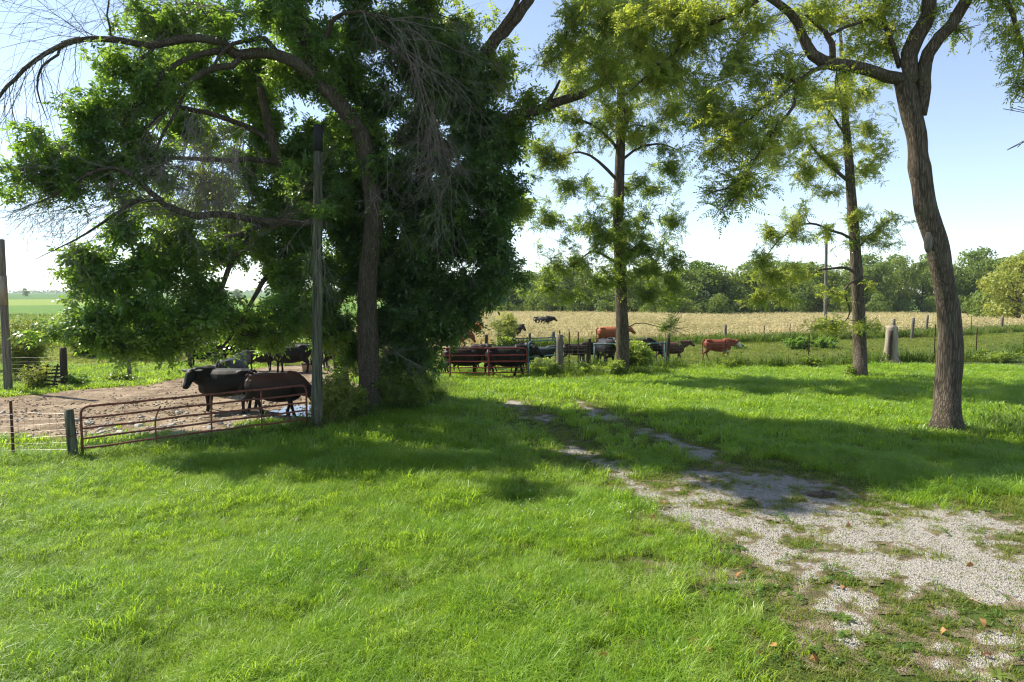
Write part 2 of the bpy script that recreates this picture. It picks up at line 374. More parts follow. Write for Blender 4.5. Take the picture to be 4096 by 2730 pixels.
# ------------------------------------------------------------------ zones of the ground
def pts_g(l): return np.array([gnd(*p)[:2] for p in l])
def dist_poly(x, y, P):
    best = np.full(np.shape(x), 1e9)
    for a, b in zip(P[:-1], P[1:]):
        d = b - a; t = np.clip(((x - a[0]) * d[0] + (y - a[1]) * d[1]) / (d @ d), 0, 1)
        best = np.minimum(best, np.hypot(x - a[0] - t * d[0], y - a[1] - t * d[1]))
    return best
def inside(x, y, P):
    c = np.zeros(np.shape(x), bool); n = len(P)
    for i in range(n):
        x1, y1 = P[i]; x2, y2 = P[(i + 1) % n]
        k = ((y1 > y) != (y2 > y)) & (x < (x2 - x1) * (y - y1) / (y2 - y1 + 1e-12) + x1); c ^= k
    return c
def sdf(x, y, P):
    d = dist_poly(x, y, np.vstack([P, P[:1]])); return np.where(inside(x, y, P), d, -d)
DRIVE = pts_g([(2560, 1960), (2760, 2080), (2900, 2220), (3150, 2380), (3380, 2560), (3560, 2800), (3900, 3300), (5600, 3200), (5200, 2500), (4300, 2180), (3900, 2080), (3400, 1955), (3020, 1890), (2780, 1915)])
TRACK_R = pts_g([(2320, 1612), (2400, 1650), (2480, 1690), (2640, 1745), (2780, 1800), (2880, 1870), (3000, 1950)])
TRACK_L = pts_g([(2060, 1610), (2120, 1650), (2180, 1690), (2300, 1780), (2400, 1860), (2520, 1930), (2700, 2010)])
GATE_A, GATE_B = gnd(322, 1846), gnd(1228, 1716)
PEN = pts_g([(-700, 1690), (-300, 1610), (60, 1588), (300, 1560), (560, 1545), (760, 1510), (1020, 1478), (1260, 1462), (1420, 1470), (1440, 1560), (1280, 1690), (1236, 1722), (900, 1760), (560, 1800), (310, 1815), (-300, 1800)])
BACKF = np.array([gnd(u, v)[:2] for u, v in [(1300, 1418), (1700, 1412), (2040, 1400), (2230, 1392), (2560, 1385), (2902, 1374), (3160, 1366), (3340, 1360), (3576, 1354), (3648, 1353), (3705, 1347), (3823, 1344), (3884, 1341), (4006, 1333), (4300, 1322)]])
FRONTF = np.array([gnd(u, v)[:2] for u, v in [(2230, 1492), (2352, 1492), (2667, 1478), (2899, 1470), (3233, 1472), (3556, 1448), (3736, 1446), (3903, 1442), (4094, 1420), (4400, 1405)]])
def line_y(P, x): return np.interp(x, P[:, 0], P[:, 1])
def gravel(x, y):
    s = sdf(x, y, DRIVE)
    n = fbm(x * .9, y * .9, 31, 4); n2 = fbm(x * 2.6, y * 2.6, 37, 3)
    n3 = fbm(x * 7, y * 7, 43, 3)
    a = sstep(-1.3, 1.3, s + (n - .5) * 3.6 + (n3 - .5) * 2) * sstep(.45, .60, .36 * n2 + .34 * fbm(x * .8, y * .8, 41, 3) + .30 * n3 + .05 * np.clip(s, -1, 2) - .02)
    tr = np.maximum(1 - dist_poly(x, y, TRACK_R) / .48, .55 * (1 - dist_poly(x, y, TRACK_L) / .5))
    b = .8 * sstep(.2, .85, tr + (n - .5) * 1.9 + (fbm(x * 6, y * 6, 45, 3) - .5) * 1.2) * sstep(.36, .6, n2 * .6 + .4 * n)
    return np.clip(np.maximum(a, b), 0, 1)
def wornness(x, y):
    tr = np.maximum(1 - dist_poly(x, y, TRACK_R) / 1.3, 1 - dist_poly(x, y, TRACK_L) / 1.3)
    mid = (1 - np.minimum(dist_poly(x, y, TRACK_R), dist_poly(x, y, TRACK_L)) / 2.0)
    return np.clip(np.maximum(np.maximum(tr, mid), sstep(-2.9, .0, sdf(x, y, DRIVE) + (fbm(x * .7, y * .7, 77, 3) - .5) * 2.6)), 0, 1)
def dirt(x, y):
    n = fbm(x * .5, y * .5, 51, 4)
    s = sdf(x, y, PEN)
    # green creeping in near the gate
    gl = ((GATE_B[0] - GATE_A[0]) * (y - GATE_A[1]) - (GATE_B[1] - GATE_A[1]) * (x - GATE_A[0])) / np.hypot(GATE_B[0] - GATE_A[0], GATE_B[1] - GATE_A[1])
    gt = ((x - GATE_A[0]) * (GATE_B[0] - GATE_A[0]) + (y - GATE_A[1]) * (GATE_B[1] - GATE_A[1])) / ((GATE_B[0] - GATE_A[0]) ** 2 + (GATE_B[1] - GATE_A[1]) ** 2)
    wd = 4.6 * (1 - .84 * np.clip(gt, 0, 1)); green = sstep(1.25, .55, gl / wd + (n - .5) * 2.2 + (fbm(x * 2, y * 2, 53, 3) - .5) * 1.2) * sstep(-.6, .2, gl)
    return np.clip(sstep(-.5, .5, s + (n - .5) * 1.6) * (1 - .9 * green), 0, 1)

# ground sheet
def axis(lim, n, p):
    t = np.linspace(-1, 1, n); return np.sign(t) * (np.abs(t) ** p * lim * .995 + np.abs(t) * lim * .005)
gx = axis(4500, 301, 4.2); ty = np.linspace(0, 1, 330); gy = -30 + ty * 60 + ty ** 4.5 * 5500
X, Y = np.meshgrid(gx, gy); Z = hgt(X, Y)
Vg = np.stack([X, Y, Z], -1).reshape(-1, 3); nx, ny = len(gx), len(gy)
ii, jj = np.meshgrid(np.arange(nx - 1), np.arange(ny - 1)); i0 = (jj * nx + ii).ravel()
Fg = np.stack([i0, i0 + 1, i0 + nx + 1, i0 + nx], 1)
xx, yy = Vg[:, 0], Vg[:, 1]
cg = np.tile(np.array([.060, .088, .020]), (len(xx), 1))
def blend(c, w, k): w = np.clip(w, 0, 1)[:, None]; return c * (1 - w) + np.array(k) * w
bf = line_y(BACKF, xx)
cg = blend(cg, sstep(0, 3, yy - bf - .5) * (xx > -12), (.46, .37, .19))
dn = fbm(xx * .03, yy * .03, 61, 3)
cg = blend(cg, sstep(0, 3, yy - bf - .5) * (xx > -12) * sstep(.52, .66, dn) * .6, (.22, .25, .07))
dd = np.hypot(xx, yy)
cg = blend(cg, sstep(175, 200, dd), (.09, .15, .03))
left = (xx < -12 + 0 * yy)
cg = blend(cg, left * sstep(36, 42, dd) * 1.0, (.24, .23, .08))
cg = blend(cg, left * sstep(58, 64, dd), (.15, .24, .035))
cg = blend(cg, left * (sstep(150, 156, dd) - sstep(330, 345, dd)), (.10, .19, .03))
cg = blend(cg, left * (sstep(330, 345, dd) - sstep(560, 580, dd)), (.19, .26, .05))
cg = blend(cg, left * sstep(560, 580, dd), (.08, .16, .035))
mg, t, o = newmat('ground_soil_and_turf')
va = t.nodes.new('ShaderNodeVertexColor'); va.layer_name = 'tint'
gp = t.nodes.new('ShaderNodeNewGeometry')
n1 = noise(t, 1.1, 6, gp.outputs['Position'], .65); n2 = noise(t, 14, 4, gp.outputs['Position'], .7)
r1 = ramp(t, [(.3, (.72, .72, .72)), (.7, (1.22, 1.2, 1.15))]); t.links.new(n1.outputs[0], r1.inputs[0])
r2 = ramp(t, [(.3, (.7, .7, .7)), (.7, (1.3, 1.3, 1.3))]); t.links.new(n2.outputs[0], r2.inputs[0])
c = mixc(t, va.outputs[0], r1.outputs[0], 1.0, 'MULTIPLY'); c = mixc(t, c, r2.outputs[0], .7, 'MULTIPLY')
p = N(t, 'ShaderNodeBsdfPrincipled'); p.inputs['Roughness'].default_value = .95; p.inputs['Specular IOR Level'].default_value = .1
t.links.new(c, p.inputs['Base Color']); t.links.new(bump(t, n2.outputs[0], .8, .05), p.inputs['Normal']); t.links.new(p.outputs[0], o.inputs[0])
me = mesh('ground', Vg, Fg, mg, True)
ca = me.color_attributes.new('tint', 'FLOAT_COLOR', 'POINT'); ca.data.foreach_set('color', np.c_[cg, np.ones(len(cg))].astype(np.float32).ravel())
tag(obj('ground', me), kind='structure')

def sheet(name, x0, x1, y0, y1, st, maskf, lift, mat, attrs, thr=.02):
    xs = np.arange(x0, x1, st); ys = np.arange(y0, y1, st); X, Y = np.meshgrid(xs, ys); m = maskf(X, Y)
    keep = (np.maximum.reduce([m[:-1, :-1], m[1:, :-1], m[:-1, 1:], m[1:, 1:]]) > thr)
    n = len(xs); jj, ii = np.nonzero(keep); i0 = jj * n + ii
    Fq = np.stack([i0, i0 + 1, i0 + n + 1, i0 + n], 1)
    use, inv = np.unique(Fq, return_inverse=True)
    V = np.stack([X, Y, hgt(X, Y)], -1).reshape(-1, 3)[use]; V[:, 2] += lift
    V[:, 2] += attrs.get('relief', lambda a, b: 0)(V[:, 0], V[:, 1])
    me = mesh(name, V, inv.reshape(-1, 4), mat, True)
    a = me.attributes.new('m', 'FLOAT', 'POINT'); a.data.foreach_set('value', m.ravel()[use].astype(np.float32))
    return tag(obj(name, me), kind='structure')
# gravel drive
md, t, o = newmat('gravel_and_worn_soil')
at_ = t.nodes.new('ShaderNodeAttribute'); at_.attribute_name = 'm'
gp = t.nodes.new('ShaderNodeNewGeometry')
vor = t.nodes.new('ShaderNodeTexVoronoi'); vor.inputs['Scale'].default_value = 60; t.links.new(gp.outputs['Position'], vor.inputs['Vector'])
rg = ramp(t, [(0, (.17, .15, .12)), (.4, (.31, .285, .24)), (1, (.45, .425, .375))]); t.links.new(vor.outputs['Color'], rg.inputs[0])
ns = noise(t, 5, 5, gp.outputs['Position']); rs = ramp(t, [(.3, (.10, .075, .045)), (.55, (.20, .16, .10)), (.8, (.30, .26, .18))]); t.links.new(ns.outputs[0], rs.inputs[0])
ng = noise(t, 9, 4, gp.outputs['Position']); ad = t.nodes.new('ShaderNodeMath'); ad.operation = 'ADD'; t.links.new(at_.outputs['Fac'], ad.inputs[0]); t.links.new(ng.outputs[0], ad.inputs[1])
f1 = ramp(t, [(.72, (0, 0, 0)), (.98, (1, 1, 1))]); t.links.new(ad.outputs[0], f1.inputs[0])
c = mixc(t, rs.outputs[0], rg.outputs[0], f1.outputs[0])
f0 = ramp(t, [(.36, (0, 0, 0)), (.62, (1, 1, 1))]); t.links.new(ad.outputs[0], f0.inputs[0])
c = mixc(t, (.075, .085, .025), c, f0.outputs[0])
p = N(t, 'ShaderNodeBsdfPrincipled'); p.inputs['Roughness'].default_value = .95; p.inputs['Specular IOR Level'].default_value = .15
t.links.new(c, p.inputs['Base Color']); t.links.new(bump(t, vor.outputs['Distance'], .9, .02), p.inputs['Normal']); t.links.new(p.outputs[0], o.inputs[0])
sheet('gravel_drive', -3, 16, 4, 31, .09, gravel, .008, md, {})
# dirt pen
mp_, t, o = newmat('trampled_dirt')
gp = t.nodes.new('ShaderNodeNewGeometry')
n1 = noise(t, .9, 6, gp.outputs['Position'], .7); n2 = noise(t, 7, 5, gp.outputs['Position'], .7)
r1 = ramp(t, [(.3, (.10, .073, .046)), (.45, (.21, .155, .10)), (.6, (.32, .245, .165)), (.8, (.38, .31, .22))]); t.links.new(n1.outputs[0], r1.inputs[0])
r2 = ramp(t, [(.3, (.45, .42, .40)), (.55, (1, 1, 1)), (.8, (1.25, 1.25, 1.25))]); t.links.new(n2.outputs[0], r2.inputs[0])
c = mixc(t, r1.outputs[0], r2.outputs[0], .85, 'MULTIPLY')
at_ = t.nodes.new('ShaderNodeAttribute'); at_.attribute_name = 'm'
fa = ramp(t, [(.2, (0, 0, 0)), (.6, (1, 1, 1))]); t.links.new(at_.outputs['Fac'], fa.inputs[0])
c = mixc(t, (.07, .09, .022), c, fa.outputs[0])
p = N(t, 'ShaderNodeBsdfPrincipled'); p.inputs['Roughness'].default_value = .95; p.inputs['Specular IOR Level'].default_value = .12
t.links.new(c, p.inputs['Base Color']); t.links.new(bump(t, n2.outputs[0], 1, .06), p.inputs['Normal']); t.links.new(p.outputs[0], o.inputs[0])
PUD = pts_g([(1085, 1650), (1130, 1636), (1200, 1630), (1300, 1634), (1330, 1660), (1280, 1680), (1200, 1674), (1120, 1668)])
sheet('dirt_pen', -40, -4, 13.5, 37, .14, dirt, .045, mp_, {'relief': lambda a, b: (fbm(a * 2.2, b * 2.2, 71, 3) - .5) * .07 * sstep(-.2, .4, -sdf(a, b, PUD)) - .02 * sstep(-.2, .2, sdf(a, b, PUD))})
# puddle
mw, t, o = newmat('muddy_water')
p = N(t, 'ShaderNodeBsdfPrincipled'); p.inputs['Base Color'].default_value = (.06, .055, .045, 1); p.inputs['Roughness'].default_value = .04; p.inputs['Specular IOR Level'].default_value = .9
nn = noise(t, 9, 2, coords(t, 'Object')); t.links.new(bump(t, nn.outputs[0], .05, .01), p.inputs['Normal']); t.links.new(p.outputs[0], o.inputs[0])
xs = np.arange(PUD[:, 0].min() - .3, PUD[:, 0].max() + .3, .08); ys = np.arange(PUD[:, 1].min() - .3, PUD[:, 1].max() + .3, .08)
X, Y = np.meshgrid(xs, ys); mm = sdf(X, Y, PUD) + (fbm(X * 3, Y * 3, 91, 3) - .5) * .5 > 0
jj, ii = np.nonzero(mm[:-1, :-1]); i0 = jj * len(xs) + ii; Fq = np.stack([i0, i0 + 1, i0 + len(xs) + 1, i0 + len(xs)], 1)
use, inv = np.unique(Fq, return_inverse=True); zc = float(np.mean(hgt(PUD[:, 0], PUD[:, 1]))) + .05
tag(obj('puddle', mesh('puddle', np.c_[X.ravel()[use], Y.ravel()[use], np.full(len(use), zc)], inv.reshape(-1, 4), mw)), kind='structure')

# ------------------------------------------------------------------ grass
def zone(y0, y1, dens, prob, xlo=-1e9, xhi=1e9, marg=4.0):
    hw = .79 * y1 + marg; n = int(2 * hw * (y1 - y0) * dens)
    x = rng.uniform(-hw, hw, n); y = rng.uniform(y0, y1, n)
    k = (np.abs(x) < .79 * y + marg) & (x > xlo) & (x < xhi); x, y = x[k], y[k]
    k = rng.uniform(0, 1, len(x)) < prob(x, y); return x[k], y[k]
def put(name, key, x, y, s0, s1, tilt=.12, smod=None):
    n = len(x); s = rng.uniform(s0, s1, n) * (smod(x, y) if smod else 1)
    o = scatter(name, key, np.c_[x, y, hgt(x, y)], np.c_[rng.normal(0, tilt, n), rng.normal(0, tilt, n), rng.uniform(0, 6.283, n)], s)
    return tag(o, kind='stuff')
def stuff(o, label, cat): return tag(o, label, cat, kind='stuff')
def notgravel(x, y): return np.clip(1 - 1.15 * gravel(x, y), 0, 1) * np.clip(1 - 1.2 * dirt(x, y), 0, 1)
def lush(x, y): return np.clip(1 - wornness(x, y) * 1.1, 0, 1) * np.clip(1 - 1.3 * dirt(x, y), 0, 1)
hmod = lambda x, y: .45 + 1.15 * fbm(x * 1.1, y * 1.1, 15, 3) ** 1.2
x, y = zone(4.6, 15.5, 85, lambda x, y: lush(x, y))
stuff(put('lawn_grass', 'lawn', x, y, .8, 1.35, .15, hmod), 'bright green lawn grass in the foreground', 'grass')
x, y = zone(4.6, 15.5, 5, lambda x, y: lush(x, y) * sstep(.5, .62, fbm(x * .7, y * .7, 19, 3)))
stuff(put('lawn_tussocks', 'tall', x, y, .3, .55, .2), 'coarser grass tussocks standing out of the lawn', 'grass')
x, y = zone(15.5, 34, 34, lambda x, y: lush(x, y) * (y < np.where(x > 6, line_y(FRONTF, x) + .5, 40)))
stuff(put('orchard_grass', 'lawnfar', x, y, .6, 1.15, .12, hmod), 'green grass in dappled shade under the trees', 'grass')
x, y = zone(4.6, 33, 42, lambda x, y: notgravel(x, y) * np.clip(wornness(x, y) * 1.4 + .1, 0, 1) * sstep(-.05, .25, fbm(x * 1.6, y * 1.6, 5, 3) - gravel(x, y) * .8) * np.where(y > 18, .6, 1))
stuff(put('short_worn_grass', 'short', x, y, .7, 1.5, .12), 'short worn grass creeping over the gravel drive', 'grass')
x, y = zone(4.6, 20, 12, lambda x, y: notgravel(x, y) * (wornness(x, y) > .25) * sstep(.5, .62, fbm(x * .9, y * .9, 8, 3)))
stuff(put('clover_patches', 'clover', x, y, .8, 1.6, .1), 'low clover growing beside the gravel', 'clover')
x, y = zone(29, 66, 9, lambda x, y: (y < line_y(BACKF, x) + .3) * (x > -8) * (y > np.where(x > 6, line_y(FRONTF, x) - .5, 29)))
stuff(put('lane_grass', 'short', x, y, 1.8, 3.4, .1), 'grazed green grass in the lane between the fences', 'grass')
x, y = zone(16, 48, 9, lambda x, y: (x < -7) * np.clip(1 - 1.2 * dirt(x, y), 0, 1) * (np.hypot(x, y) < 60))
stuff(put('pen_edge_grass', 'short', x, y, 1.2, 3.0, .1), 'short green grass round the edge of the dirt pen', 'grass')
x, y = zone(46, 172, 1.5, lambda x, y: (y > line_y(BACKF, x) + 1.2) * (x > -14) * np.where(y > 100, .75, 1) * (np.hypot(x, y) < 176))
stuff(put('dry_pasture_grass', 'dry', x, y, .75, 1.25, .1, lambda x, y: .8 + .5 * fbm(x * .07, y * .07, 88, 3)), 'tall dry tan grass filling the pasture', 'grass')
x, y = zone(36, 150, .9, lambda x, y: (x < -13) * np.where(np.hypot(x, y) < 60, sstep(.5, .6, fbm(x * .2, y * .2, 4, 3)) * .5, 1))
stuff(put('crop_field_plants', 'crop', x, y, .7, 1.3, .1), 'bright green crop rows in the fields beyond the pen', 'crop')
# rank strips along fences, gates and trunks
def strip(P, n, wd, off=0):
    P = np.asarray(P)[:, :2]; seg = np.linalg.norm(np.diff(P, axis=0), axis=1); c = np.r_[0, np.cumsum(seg)]
    s = rng.uniform(0, c[-1], n); x = np.interp(s, c, P[:, 0]); y = np.interp(s, c, P[:, 1])
    return x + rng.normal(0, wd, n), y + rng.normal(0, wd, n) + off
x, y = strip(BACKF[2:], 2100, .55, .3)
x2, y2 = strip(FRONTF, 260, .2, 0)
x2, y2 = x2, y2
k = rng.uniform(0, 1, len(x)) < .35 + .65 * (fbm(x * .25, y * .25, 66, 2) > .45)
stuff(put('fence_row_weeds', 'rank', np.r_[x[k], x2], np.r_[y[k], y2], .55, 1.1, .12), 'rank weeds and grass growing along the wire fences', 'weeds')
gl = [gnd(-300, 1880), gnd(150, 1862), GATE_A, GATE_B, gnd(1300, 1705)]
x, y = strip(gl, 170, .16, -.15)
x2, y2 = strip([gnd(1300, 1700), gnd(1420, 1665), gnd(1560, 1650), gnd(1680, 1600), gnd(1740, 1550)], 330, .45)
x3, y3 = strip([gnd(2110, 1500), gnd(2260, 1500), gnd(2420, 1505), gnd(2600, 1500)], 260, .45)
stuff(put('rank_gate_grass', 'tall', np.r_[x, x2, x3], np.r_[y, y2, y3], np.r_[np.full(len(x), .32), np.full(len(x2) + len(x3), .5)], np.r_[np.full(len(x), .6), np.full(len(x2) + len(x3), 1.0)], .12), 'tall uncut grass under the gates and round the trunks', 'grass')
x, y = strip([gnd(3950, 1760), gnd(4060, 1700), gnd(4200, 1800)], 40, .5)
tag(put('seeding_grass', 'tall', x, y, .8, 1.2, .1), 'tall seeding grass clump at the lawn edge', 'grass', kind='stuff')

x, y = zone(4.6, 18, 26, lambda x, y: (wornness(x, y) > .3) * .8, xlo=-1, xhi=17)
stuff(put('gravel_seedlings', 'short', x, y, .25, .7, .15), 'sparse seedling grass coming up through the gravel', 'grass')
# gravel stones
def stone(seed, flat=.6):
    r = np.random.default_rng(seed); V = []
    for k in range(14):
        z = 1 - 2 * (k + .5) / 14; a = k * 2.399; q = math.sqrt(1 - z * z); V.append(np.array([q * math.cos(a), q * math.sin(a), z * flat]) * r.uniform(.75, 1.15))
    import bmesh
    b = bmesh.new()
    for v in V: b.verts.new(v)
    bmesh.ops.convex_hull(b, input=b.verts); me = bpy.data.meshes.new('stone'); b.to_mesh(me); b.free(); return me
gm = []
for i in range(5):
    me = stone(800 + i); me.materials.append(M['gravel']); gm.append(me)
library('gravel', gm)
x, y = zone(4.6, 16, 420, lambda x, y: sstep(.25, .8, gravel(x, y)), xlo=0, xhi=16)
n = len(x)
stuff(scatter('gravel_stones', 'gravel', np.c_[x, y, hgt(x, y) + .012], np.c_[rng.uniform(0, 6, n), rng.uniform(0, 6, n), rng.uniform(0, 6, n)], rng.uniform(.006, .016, n)), 'loose pale gravel on the drive', 'gravel')

print('ground', time.time() - T0)

# ------------------------------------------------------------------ trees
class Tree:
    def __init__(s, name, base, label, matbark, group=None):
        s.root = thing(name, tuple(base), label, 'tree', group); s.base = np.asarray(base, float)
        s.P = []; s.D = []; s.Rd = []; s.lv = []; s.limbs = []; s.fine = MB(); s.tw = []; s.mat = matbark
    def nodes(s, P, R, lv):
        D = np.gradient(P, axis=0); D /= np.linalg.norm(D, axis=1, keepdims=True) + 1e-9
        s.P.append(P); s.D.append(D); s.Rd.append(np.broadcast_to(R, (len(P),)).copy()); s.lv.append(np.full(len(P), lv))
    def limb(s, pts, r, name='limb', k=14, jit=.16, step=.25, attach=True, wob=.34):
        """pts: (u, v, depth) down the limb; r: radii at those points"""
        W_ = np.array([at(*p) for p in pts]); Q = smooth_path(np.c_[W_, r], step); P = Q[:, :3].copy(); rad = Q[:, 3]
        w = rng.normal(0, 1, P.shape); w = (w + np.roll(w, 1, 0) + np.roll(w, -1, 0)) / 3; w[0] = 0; P += w * np.minimum(rad, .12)[:, None] * wob * 2
        V, Fc = tube(P, rad, k, True, jit, rng.integers(1, 999)); me = mesh(name, V - s.base, Fc, s.mat, True)
        o = obj(name, me, s.root); s.limbs.append(o)
        if attach: s.nodes(P, rad, 0)
        return P
    def trunk(s, pts, r, flare=1.5, **kw):
        pts = list(pts); P0 = s.base; W_ = [P0 + np.array([0, 0, -.15])] + [P0 + np.array([0, 0, .35])] + [at(*p) for p in pts]
        rr = [r[0] * flare * 1.1, r[0] * 1.08] + list(r)
        Q = smooth_path(np.c_[np.array(W_), rr], .2); P = Q[:, :3]; rad = Q[:, 3]
        # root flare
        hh = P[:, 2] - P0[2]; rad = rad * (1 + (flare - 1) * .55 * np.exp(-np.maximum(hh, 0) / .22))
        V, Fc = tube(P, rad, 26, True, .10, rng.integers(1, 999)); me = mesh('trunk', V - s.base, Fc, s.mat, True)
        o = obj('trunk', me, s.root); s.nodes(P, rad, 0); return P
    def near(s, tgt, lvmax, up=.5):
        P = np.concatenate(s.P); lv = np.concatenate(s.lv); R_ = np.concatenate(s.Rd); D = np.concatenate(s.D)
        d = P - tgt; c = np.linalg.norm(d, axis=1) + up * np.maximum(0, d[:, 2]) + np.where(lv > lvmax, 1e6, 0) + np.where(R_ < .012, 3, 0)
        i = int(np.argmin(c)); return P[i], D[i], R_[i]
    def grow(s, tgt, lvmax, lv, rt=.008, rs=.55, arch=.18, k=6, rmax=.2, step=.25, wob=.05):
        p, d, r = s.near(tgt, lvmax); L = np.linalg.norm(tgt - p)
        if L < .05: return
        r0 = min(r * rs, rmax, .012 + L * .016); c1 = p + d * L * .28 + np.array([0, 0, L * arch])
        t = np.linspace(0, 1, max(3, int(L / step)))[:, None]
        P = (1 - t) ** 2 * p + 2 * t * (1 - t) * c1 + t * t * tgt
        w = rng.normal(0, wob, P.shape) * min(1, L) ; w[0] = 0; w[-1] = 0; P = P + w
        rad = r0 + (rt - r0) * t[:, 0] ** .8
        V, Fc = tube(P, rad, k, False); s.fine.add(V, Fc)
        if lv < 2: s.nodes(P, rad, lv)
        return P
    def crown(s, blobs, key, dens, sub=7, scl=(.8, 1.25), name='crown', tw=True, shell=.55, tilt=.75, lim=1, sat=3):
        """blobs: (u, v, depth, radius_u px, radius_v px[, radius depth m]) -> sprigs on grown branches"""
        SP = []; big = []
        for b in blobs:
            c = at(b[0], b[1], b[2]); k = b[2] / F_PX; ax = np.array([b[3] * k, b[5] if len(b) > 5 else max(b[3], b[4]) * k * .9, b[4] * k])
            big.append((c, ax * (.85 if sat else 1)))
            for _ in range(sat):
                u = rng.normal(0, 1, 3); u /= np.linalg.norm(u); big.append((c + u * ax * rng.uniform(.7, 1.05), ax * rng.uniform(.35, .6, 3)))
        order = sorted(range(len(big)), key=lambda i: np.linalg.norm(s.near(big[i][0], 0)[0] - big[i][0]))
        for i in order:
            c, ax = big[i]; s.grow(c, lim, 1, .014 if ax.mean() > .5 else .008, .55, .12, 6)
            n = dens * .8 * (ax[0] * ax[1] * ax[2]) ** (2 / 3) * 4.19; m = int(n / 8 + rng.uniform(0, 1)); k9 = 8
            if m == 0: continue
            u = rng.normal(0, 1, (m, 3)); u /= np.linalg.norm(u, axis=1, keepdims=True); cc = c + u * ax * rng.uniform(.55, 1.12, (m, 1))
            for q in cc:
                P = s.grow(q, 1, 2, .004, .5, .10, 4, .04, .18)
                if P is None: continue
                cl = np.linalg.norm(P - q, axis=1); reach = min(1.5, .35 + float(ax.mean()) * .9); P = P[cl < reach]
                e = P[rng.integers(0, len(P), k9)] + rng.uniform(-.5, .5, (k9, 1)) * (P[-1] - P[0]) / max(1, len(P) - 1)
                SP.append(np.c_[e + rng.normal(0, .15, (k9, 3)) * np.array([1, 1, .8]) + np.array([0, 0, -.03]), e])
        SP = np.concatenate(SP); n = len(SP)
        if tw:
            a, b = SP[:, 3:], SP[:, :3]
            k = np.linalg.norm(a - b, axis=1) < 1.6; s.tw.append((a[k], b[k]))
        o = scatter(name, key, SP[:, :3], np.c_[rng.normal(0, tilt, n), rng.normal(0, tilt, n), rng.uniform(0, 6.283, n)], rng.uniform(*scl, n), s.root, s.base)
        tag(o, kind='stuff'); return n
    def spray(s, mb, p, d, L, r, depth, sag=.5, kids=5):
        """bare drooping twig with side twigs"""
        n = max(4, int(L / .14)); P = [p]; q = p.copy(); d = d / np.linalg.norm(d); st = L / n
        for i in range(n):
            d = d + np.array([0, 0, -sag * st]) + rng.normal(0, .13, 3) * min(1, 3 * st + .3); d /= np.linalg.norm(d); q = q + d * st; P.append(q)
        P = np.array(P); rad = np.linspace(r, max(.0028, r * .3), len(P)); V, Fc = tube(P, rad, 4 if r > .009 else 3, False); mb.add(V, Fc)
        if depth > 0:
            for j in range(kids):
                i = int(rng.uniform(.15, .97) * n); dd = P[min(i + 1, n)] - P[i]; dd /= np.linalg.norm(dd) + 1e-9
                x = rng.normal(0, 1, 3); x -= dd * (x @ dd); x /= np.linalg.norm(x)
                s.spray(mb, P[i], dd * .75 + x * .65 + np.array([0, 0, -.1]), L * rng.uniform(.3, .6), max(.004, rad[i] * .6), depth - 1, sag, max(2, kids - 2))
        return P
    def finish(s):
        if s.tw:
            a = np.concatenate([q[0] for q in s.tw]); b = np.concatenate([q[1] for q in s.tw]); n = len(a)
            d = b - a; d /= np.linalg.norm(d, axis=1, keepdims=True) + 1e-9; rf = np.where(np.abs(d[:, 2:]) < .8, [[0, 0, 1.]], [[1., 0, 0]])
            A = np.cross(d, rf); A /= np.linalg.norm(A, axis=1, keepdims=True); B = np.cross(d, A)
            mid = (a + b) / 2 + rng.normal(0, .05, a.shape) + np.array([0, 0, .03]); V = []
            for p, r in ((a, .006), (mid, .005), (b, .0035)):
                for q in range(3): th = q * 2.0944; V.append(p + r * (math.cos(th) * A + math.sin(th) * B))
            V = np.stack(V, 1).reshape(-1, 3); o = np.arange(n)[:, None] * 9
            Fq = np.concatenate([o + np.array([[i * 3 + j, i * 3 + (j + 1) % 3, i * 3 + 3 + (j + 1) % 3, i * 3 + 3 + j]]) for i in range(2) for j in range(3)])
            tag(obj('twig_mass', mesh('twig_mass', V - s.base, Fq, M['twig']), s.root), kind='stuff')
        if s.fine.n:
            tag(s.fine.build('branchwork', M['twig'], s.root, s.base), kind='stuff')

# --- half-dead ash with the drooping bare limb, leafy ivy-green mass and long bare twigs
A = Tree('ash_tree', gnd(1480, 1648), 'half-dead ash tree with bare limb arching over the dirt pen', M['bark_ash'])
A.trunk([(1474, 1400, 21.4), (1470, 1150, 21.3), (1495, 900, 21.2), (1478, 700, 21.1), (1440, 520, 21)], [.315, .295, .275, .26, .245])
A.limb([(1445, 540, 21), (1380, 440, 20.9), (1270, 320, 20.7), (1225, 180, 20.6), (1195, 60, 20.5), (1120, -20, 20.5), (1000, -220, 20.3)], [.245, .235, .21, .17, .15, .13, .07])
A.limb([(1285, 340, 20.7), (1190, 260, 20.2), (1080, 222, 19.8), (960, 225, 19.4), (880, 170, 19.1), (740, 165, 18.7), (600, 185, 18.3), (480, 165, 18.0), (320, 152, 17.6), (220, 190, 17.4), (140, 240, 17.2), (60, 320, 17.0), (0, 380, 16.9), (-40, 470, 16.8)],
       [.18, .165, .15, .14, .12, .105, .09, .08, .065, .06, .052, .046, .04, .025])
A.limb([(900, 205, 19.2), (760, 235, 18.8), (650, 300, 18.5), (590, 370, 18.3), (530, 430, 18.2), (480, 520, 18.1), (440, 640, 18)], [.085, .075, .065, .055, .045, .035, .02])
A.limb([(960, 235, 19.3), (830, 270, 19), (740, 350, 18.7), (660, 450, 18.5), (600, 500, 18.4), (520, 560, 18.3), (470, 680, 18.2)], [.085, .075, .062, .05, .042, .034, .016])
A.limb([(740, 340, 18.7), (700, 450, 18.6), (640, 560, 18.4), (600, 660, 18.3), (540, 760, 18.2)], [.05, .046, .038, .03, .014])
A.limb([(1120, 222, 19.9), (1060, 160, 19.6), (1000, 160, 19.4), (900, 200, 19.0), (830, 290, 18.8)], [.07, .07, .06, .05, .03])
